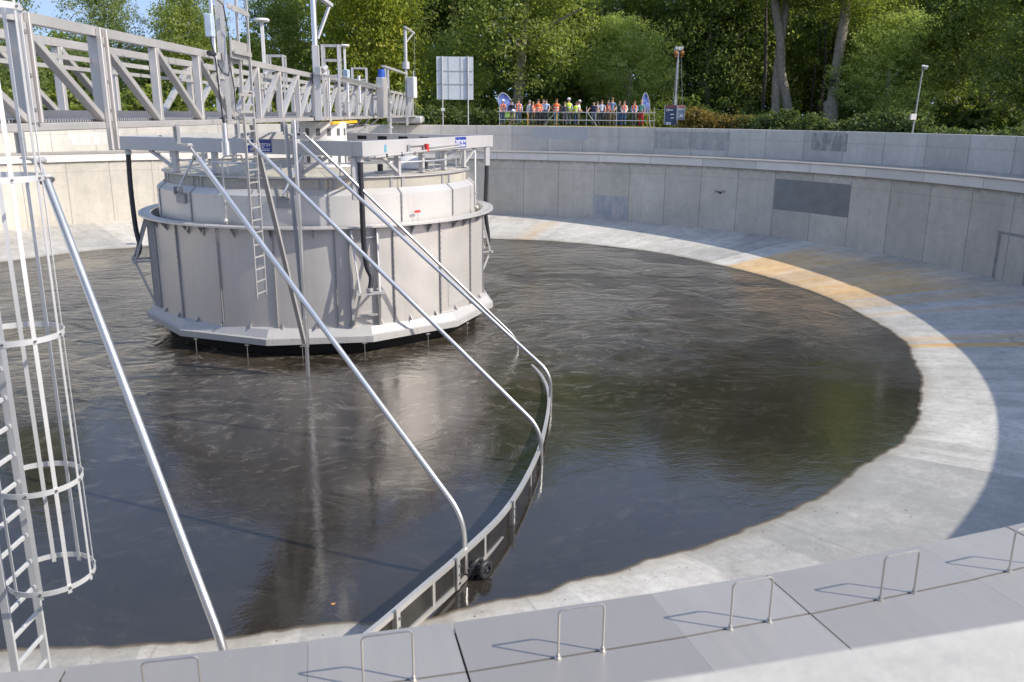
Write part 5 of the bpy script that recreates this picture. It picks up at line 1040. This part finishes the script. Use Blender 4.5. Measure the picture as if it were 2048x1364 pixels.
# ================================================================== people on the platform
_mc = {}
def cloth(col, rough=0.8):
    k = tuple(col)
    if k not in _mc: _mc[k] = simple('clothing', col, rough, 0, 0.12, 9)
    return _mc[k]
M_EYE = simple('dark eye', (0.02, 0.015, 0.012), 0.3); M_SHOE = simple('dark shoe leather', (0.03, 0.027, 0.025), 0.6); M_STRIPE = simple('silver reflective strip', (0.75, 0.75, 0.72), 0.35, 0, 0.05)
SKIN = [simple('skin', c, 0.55, 0, 0.06) for c in ((0.56, 0.34, 0.25), (0.50, 0.29, 0.20), (0.62, 0.40, 0.31))]
def person(lab, u, dd, H, yaw, pose, shirt, trous, skin=0, hair=(0.06, 0.04, 0.025), vest=None, helmet=None, long_sleeve=True, extra=None, lean=0.0, head_dn=0.2, bald=False, wide=1.0):
    p = sc(u, ZD-0.004, dd); t_ = thing('person', lab, 'person', p, facing(p)+R_(yaw), group='people standing on the viewing platform'); s = H/1.75
    # joints; the figure faces -Y
    ln = lean; V = {}
    def J(n, x, y, z, r): V[n] = (Vector((x*s*wide if abs(x) < 0.25 else x*s, (y-ln*max(0, z-0.95)*1.0)*s, (z-0.10*abs(ln)*max(0, z-0.95))*s)), r*s)
    J('pelvis', 0, 0, 0.97, 0.135); J('waist', 0, 0, 1.12, 0.125); J('chest', 0, 0.0, 1.33, 0.145); J('base', 0, 0.01, 1.46, 0.075); J('neck', 0, -0.005, 1.53, 0.055); J('head', 0, -0.02-0.03*head_dn, 1.61, 0.085); J('brow', 0, -0.015-0.08*head_dn, 1.69, 0.082); J('nose', 0, -0.105-0.06*head_dn, 1.62-0.03*head_dn, 0.016)
    E_ = [('pelvis', 'waist'), ('waist', 'chest'), ('chest', 'base'), ('base', 'neck'), ('neck', 'head'), ('head', 'brow')]
    hands = []
    for sx, sd in ((-1, 'l'), (1, 'r')):
        J('sh'+sd, 0.185*sx, 0.01, 1.41, 0.062)
        po = pose if isinstance(pose, str) else pose[0 if sx < 0 else 1]
        el, wr, hd = {'down': ((0.25, 0.03, 1.13), (0.26, -0.05, 0.89), (0.26, -0.08, 0.80)), 'akimbo': ((0.40, 0.06, 1.17), (0.21, -0.03, 1.02), (0.16, -0.08, 1.00)), 'rail': ((0.26, -0.08, 1.14), (0.22, -0.30, 1.00), (0.20, -0.38, 0.97)),
                      'cross': ((0.27, -0.02, 1.16), (0.06, -0.21, 1.10), (-0.03, -0.22, 1.12)), 'hold': ((0.25, -0.02, 1.14), (0.10, -0.25, 0.98), (0.05, -0.30, 0.95)), 'face': ((0.26, -0.10, 1.20), (0.10, -0.20, 1.42), (0.05, -0.20, 1.50)), 'reach': ((0.36, -0.10, 1.20), (0.44, -0.30, 1.02), (0.47, -0.36, 0.97)), 'point': ((0.32, -0.06, 1.18), (0.42, -0.26, 1.20), (0.45, -0.34, 1.22))}[po]
        J('el'+sd, el[0]*sx, el[1], el[2], 0.045); J('wr'+sd, wr[0]*sx, wr[1], wr[2], 0.030); J('pa'+sd, (wr[0]+(hd[0]-wr[0])*0.7)*sx, wr[1]+(hd[1]-wr[1])*0.7, wr[2]+(hd[2]-wr[2])*0.7, 0.036)
        J('hip'+sd, 0.092*sx, 0.0, 0.90, 0.095); J('kn'+sd, 0.105*sx, -0.015, 0.50, 0.064); J('an'+sd, 0.11*sx, 0.015, 0.09, 0.046); J('to'+sd, 0.125*sx, -0.13, 0.045, 0.042)
        E_ += [('chest', 'sh'+sd), ('sh'+sd, 'el'+sd), ('el'+sd, 'wr'+sd), ('wr'+sd, 'pa'+sd), ('pelvis', 'hip'+sd), ('hip'+sd, 'kn'+sd), ('kn'+sd, 'an'+sd), ('an'+sd, 'to'+sd)]
        hands.append(('wr'+sd, 'pa'+sd, sx))
    keys = [k for k in V if k != 'nose']; idx = {k: i for i, k in enumerate(keys)}
    me = bpy.data.meshes.new('figure'); me.from_pydata([V[k][0] for k in keys], [(idx[a], idx[b_]) for a, b_ in E_], [])
    o = bpy.data.objects.new('body', me); COL.objects.link(o); sk = o.modifiers.new('skin', 'SKIN'); sk.use_smooth_shade = True; me.skin_vertices.new() if not me.skin_vertices else None
    for k, d in zip(keys, me.skin_vertices[0].data):
        r = V[k][1]; fx_ = {'chest': (1.12, 0.80), 'waist': (1.1, 0.82), 'pelvis': (1.1, 0.85)}.get(k, (1, 1)); d.radius = (r*fx_[0], r*fx_[1]); d.use_root = (k == 'pelvis')
    sb_ = o.modifiers.new('sub', 'SUBSURF'); sb_.levels = 1; sb_.render_levels = 1
    dg = bpy.context.evaluated_depsgraph_get(); m2 = bpy.data.meshes.new_from_object(o.evaluated_get(dg)); bpy.data.objects.remove(o); m2.name = 'body'
    # hands with five fingers, nose and ears are joined into the same body mesh
    hb = MB()
    for wr, pa, sx in hands:
        a, c = V[wr][0], V[pa][0]; d = (c-a).normalized(); side = d.cross(Vector((0, 0, 1))) if abs(d.z) < 0.8 else Vector((0, 1, 0)).cross(d); side = side.normalized(); dn = d.cross(side).normalized()
        if dn.z > 0: dn = -dn
        for k, ln_ in enumerate((0.062, 0.075, 0.080, 0.070)):
            q = c+side*(k-1.5)*0.019*s+d*0.02*s; hb.tube([q, q+d*ln_*0.5*s, q+d*ln_*0.85*s+dn*ln_*0.4*s], [0.010*s, 0.0095*s, 0.007*s], 6)
        q = a.lerp(c, 0.45)-side*0.030*s*sx; hb.tube([q, q-side*0.025*s*sx+d*0.03*s, q-side*0.025*s*sx+d*0.06*s+dn*0.015*s], [0.011*s, 0.010*s, 0.007*s], 6)
    n0 = V['nose'][0]; hb.tube([n0+Vector((0, 0.03, 0.045))*s, n0, n0+Vector((0, 0.025, -0.012))*s], [0.006*s, 0.016*s, 0.012*s], 6)
    hc = V['head'][0]
    for sx in (-1, 1): hb.sphere(hc+Vector((0.083*sx, 0.015, 0.03))*s, 0.028*s, 6, 5, sc=(0.4, 0.8, 1.1))
    nh = len(hb.f)
    for sx in (-1, 1): hb.sphere(hc+Vector((0.034*sx, -0.074, 0.035))*s, 0.012*s, 6, 4)
    bm = bmesh.new(); bm.from_mesh(m2); base = [f for f in bm.faces]
    bv = [bm.verts.new(v) for v in hb.v]; ex = []
    for f in hb.f:
        try: ex.append(bm.faces.new([bv[i] for i in f]))
        except ValueError: ex.append(None)
    M_ = [SKIN[skin], cloth(shirt), cloth(trous), M_SHOE, M_EYE]
    segs = [(V[a][0], V[b_][0], a, b_) for a, b_ in E_]
    for f in base:
        c = f.calc_center_median(); best = min(segs, key=lambda q: (c-(q[0]+(q[1]-q[0])*max(0, min(1, (c-q[0]).dot(q[1]-q[0])/max(1e-9, (q[1]-q[0]).length_squared))))).length)
        a, b_ = best[2], best[3]; f.smooth = True
        if b_ in ('head', 'brow', 'neck') or b_.startswith('pa'): mi = 0
        elif b_.startswith('wr'): mi = 1 if long_sleeve else 0
        elif b_.startswith('el'):
            mi = 1 if long_sleeve or (c-best[0]).length < 0.6*(best[1]-best[0]).length else 0
        elif b_.startswith('to'): mi = 3
        elif b_.startswith(('hip', 'kn', 'an')): mi = 2
        else: mi = 1 if c.z > 0.99*s else 2
        f.material_index = mi
    for i, f in enumerate(ex):
        if f: f.material_index = 0 if i < nh else 4; f.smooth = True
    m2.materials.clear()
    for m in M_: m2.materials.append(m)
    bm.to_mesh(m2); bm.free()
    bo = bpy.data.objects.new('body', m2); COL.objects.link(bo); bo.parent = t_
    hc = V['brow'][0]
    def part(mb, name, mat, sm=60): ORG_ = ORG.get(t_); ORG[t_] = Vector((0, 0, 0)); r = mb.build(name, mat, t_, sm); ORG[t_] = ORG_; return r
    if helmet:
        b = MB(); b.ring([(0.118*s*math.cos(R_(x)), hc.z+0.015*s+0.115*s*math.sin(R_(x))) for x in range(0, 91, 15)]+[(0.0, hc.z+0.115*s), (0.0, hc.z+0.015*s)], n=18, c=(hc.x, hc.y)); b.ring([(0.10*s, hc.z+0.008*s), (0.15*s, hc.z+0.0*s), (0.15*s, hc.z+0.012*s), (0.10*s, hc.z+0.022*s)], n=18, c=(hc.x, hc.y-0.012*s)); part(b, 'hard_hat', cloth(helmet, 0.35))
    elif not bald:
        b = MB(); b.sphere(hc+Vector((0, 0.018, 0.008))*s, 0.096*s, 14, 8, sc=(0.97, 1.02, 0.92)); hv = []
        part(b, 'hair', cloth(hair))
    if vest:
        b = MB(); prof = []; n = 20
        for z, rx, ry in ((0.90, 0.195, 0.150), (1.0, 0.19, 0.148), (1.12, 0.182, 0.142), (1.25, 0.195, 0.148), (1.36, 0.205, 0.150), (1.43, 0.17, 0.115), (1.475, 0.095, 0.085)):
            zz = z*s; yo = -ln*max(0, z-0.95)*s; prof.append([(rx*s*wide*math.cos(2*math.pi*i/n), yo+ry*s*math.sin(2*math.pi*i/n), zz-0.10*abs(ln)*max(0, z-0.95)*s) for i in range(n)])
        gap = () if vest[0] == 'closed' else (14, 15)
        vs_ = [p_ for r_ in prof for p_ in r_]; fs = [(k*n+i, k*n+(i+1) % n, (k+1)*n+(i+1) % n, (k+1)*n+i) for k in range(len(prof)-1) for i in range(n) if i not in gap]
        b.add(vs_, fs); o_ = part(b, 'vest', cloth(vest[1], 0.6)); so_ = o_.modifiers.new('thickness', 'SOLIDIFY'); so_.thickness = 0.012
        b = MB()
        for zc, (rx, ry) in ((1.03, (0.196, 0.154)), (1.19, (0.197, 0.153))):
            vs_ = []; yo = -ln*max(0, zc-0.95)*s
            for dz in (-0.025, 0.025): vs_ += [((rx+0.004)*s*wide*math.cos(2*math.pi*i/n), yo+(ry+0.004)*s*math.sin(2*math.pi*i/n), (zc+dz)*s) for i in range(n)]
            b.add(vs_, [(i, (i+1) % n, n+(i+1) % n, n+i) for i in range(n) if i not in gap])
        part(b, 'reflective_strip', M_STRIPE)
    if extra == 'glasses':
        b = MB(); hcc = V['head'][0]
        for sx in (-1, 1): b.box(hcc+Vector((0.036*sx, -0.088, 0.035))*s, (0.05*s, 0.012*s, 0.034*s))
        part(b, 'sunglasses', M_RUB, None)
    return t_
OR = (0.85, 0.16, 0.03); YE = (0.62, 0.80, 0.05); JE = (0.07, 0.12, 0.22); DK = (0.035, 0.04, 0.06); WH = (0.75, 0.75, 0.76)
person('person in a white hard hat and orange vest at the left railing end', 1005, 0.45, 1.74, 12, 'rail', (0.62, 0.45, 0.45), JE, 0, vest=('open', OR), helmet=WH, lean=0.15)
pw_ = person('person in a dark navy jacket bending forward over the railing with a white helmet', 1024.5, 0.42, 1.72, -20, 'hold', (0.03, 0.035, 0.055), (0.22, 0.18, 0.14), 1, lean=0.34, head_dn=0.6)
hh = sc(1026, ZD+0.98, 0.02); b = MB(); b.ring([(0.14*math.cos(R_(x)), hh.z+0.14*math.sin(R_(x))) for x in range(0, 91, 15)]+[(0, hh.z)], n=16, c=(hh.x, hh.y)); b.ring([(0.10, hh.z-0.012), (0.175, hh.z-0.012), (0.175, hh.z), (0.10, hh.z)], n=16, c=(hh.x, hh.y-0.02)); o = b.build('hard_hat', cloth(WH, 0.35), None, 50); tag(o, 'white hard hat held at the railing by the bending person in navy', 'hard hat')
person('person in an open orange vest over a light blue shirt with brown hair', 1036.5, 0.6, 1.80, 8, 'rail', (0.45, 0.50, 0.62), JE, 0, hair=(0.09, 0.05, 0.03), vest=('open', OR))
person('grey haired person in a grey blue jacket standing sideways', 1058.6, 0.6, 1.72, 40, 'down', (0.20, 0.23, 0.30), (0.05, 0.05, 0.06), 2, hair=(0.32, 0.30, 0.28))
person('shorter person in a salmon vest beside the grey haired person', 1065.4, 0.95, 1.62, 10, 'hold', (0.60, 0.25, 0.15), (0.16, 0.13, 0.11), 2, hair=(0.35, 0.25, 0.13), vest=('closed', (0.85, 0.30, 0.17)))
person('person in an orange red jacket holding both hands near the face', 1076.2, 0.5, 1.80, -5, ('face', 'hold'), (0.80, 0.12, 0.03), DK, 0, hair=(0.10, 0.06, 0.04), extra='glasses', vest=('closed', OR))
person('person in a pinkish shirt half hidden behind the light blue shirt', 1086, 1.0, 1.78, 10, 'down', (0.50, 0.36, 0.45), DK, 2, hair=(0.20, 0.14, 0.09))
person('dark haired person in a light blue short sleeved shirt leaning on the rail', 1091.6, 0.5, 1.80, -10, 'rail', (0.42, 0.53, 0.72), (0.05, 0.055, 0.08), 0, hair=(0.015, 0.013, 0.012), long_sleeve=False, wide=1.15)
person('person in a closed orange vest with hands on hips at the yellow sleeve', 1112.5, 0.55, 1.82, 0, 'akimbo', (0.25, 0.20, 0.18), (0.08, 0.15, 0.25), 1, hair=(0.14, 0.07, 0.03), vest=('closed', OR), long_sleeve=False)
person('shorter person in a dark navy jacket in front of the tall white helmet', 1129, 0.5, 1.62, 15, 'rail', (0.03, 0.035, 0.06), (0.09, 0.09, 0.12), 0, hair=(0.22, 0.15, 0.09))
person('tall person in a white hard hat and yellow vest', 1136.8, 0.95, 1.88, 0, 'rail', (0.35, 0.35, 0.38), (0.16, 0.18, 0.24), 0, vest=('closed', YE), helmet=WH)
person('person in a yellow vest and blue trousers partly behind the white shirt', 1152, 1.05, 1.66, 20, 'down', (0.55, 0.60, 0.10), (0.03, 0.06, 0.22), 0, hair=(0.08, 0.05, 0.03), vest=('closed', YE))
person('person in a pale cap and white shirt standing sideways in olive trousers', 1157.4, 0.55, 1.74, 75, 'hold', WH, (0.17, 0.17, 0.10), 1, helmet=(0.55, 0.53, 0.48), long_sleeve=False)
person('bald person in a navy polo shirt with arms spread on the railing', 1187, 0.5, 1.68, -5, 'reach', (0.022, 0.03, 0.07), (0.12, 0.17, 0.25), 0, bald=True, long_sleeve=False, lean=0.12)
person('person in sunglasses and a pale shirt behind the navy polo shirt', 1194, 1.0, 1.70, 5, 'down', (0.55, 0.48, 0.46), (0.22, 0.22, 0.22), 2, hair=(0.12, 0.08, 0.05), extra='glasses')
person('person in a pale blue white shirt and dark trousers leaning on the rail', 1202.8, 0.5, 1.76, 0, 'rail', (0.62, 0.66, 0.76), (0.045, 0.05, 0.075), 0, hair=(0.13, 0.08, 0.05), long_sleeve=False, wide=1.1)
person('person in a red orange vest behind the tall steel blue polo shirt', 1215.4, 0.95, 1.74, -8, 'down', (0.75, 0.12, 0.03), (0.25, 0.22, 0.24), 2, hair=(0.20, 0.13, 0.09), vest=('closed', (0.85, 0.10, 0.03)))
person('tall person in a steel blue polo shirt and brown trousers looking down', 1223.6, 0.5, 1.93, 5, 'hold', (0.13, 0.20, 0.32), (0.18, 0.14, 0.10), 0, hair=(0.20, 0.12, 0.06), long_sleeve=False, head_dn=0.9, wide=1.1)
person('person in a dark green shirt and blue jeans behind the railing post', 1238, 0.55, 1.70, 8, 'down', (0.02, 0.06, 0.045), (0.06, 0.13, 0.26), 0, hair=(0.18, 0.12, 0.08))
person('person in an open orange vest with white sleeves and blue jeans', 1247.4, 0.5, 1.72, -4, 'hold', (0.74, 0.70, 0.69), (0.08, 0.16, 0.30), 2, hair=(0.16, 0.09, 0.06), vest=('open', (0.88, 0.19, 0.09)))
person('person in an orange vest over a light blue shirt and grey trousers', 1268, 0.5, 1.74, -6, 'hold', (0.30, 0.42, 0.62), (0.15, 0.145, 0.14), 0, hair=(0.10, 0.05, 0.03), vest=('open', OR))
person('person in bright red trousers and a green top pointing leftward', 1281.8, 0.5, 1.78, -20, ('point', 'down'), (0.15, 0.38, 0.27), (0.55, 0.015, 0.05), 0, hair=(0.42, 0.28, 0.12), long_sleeve=False)
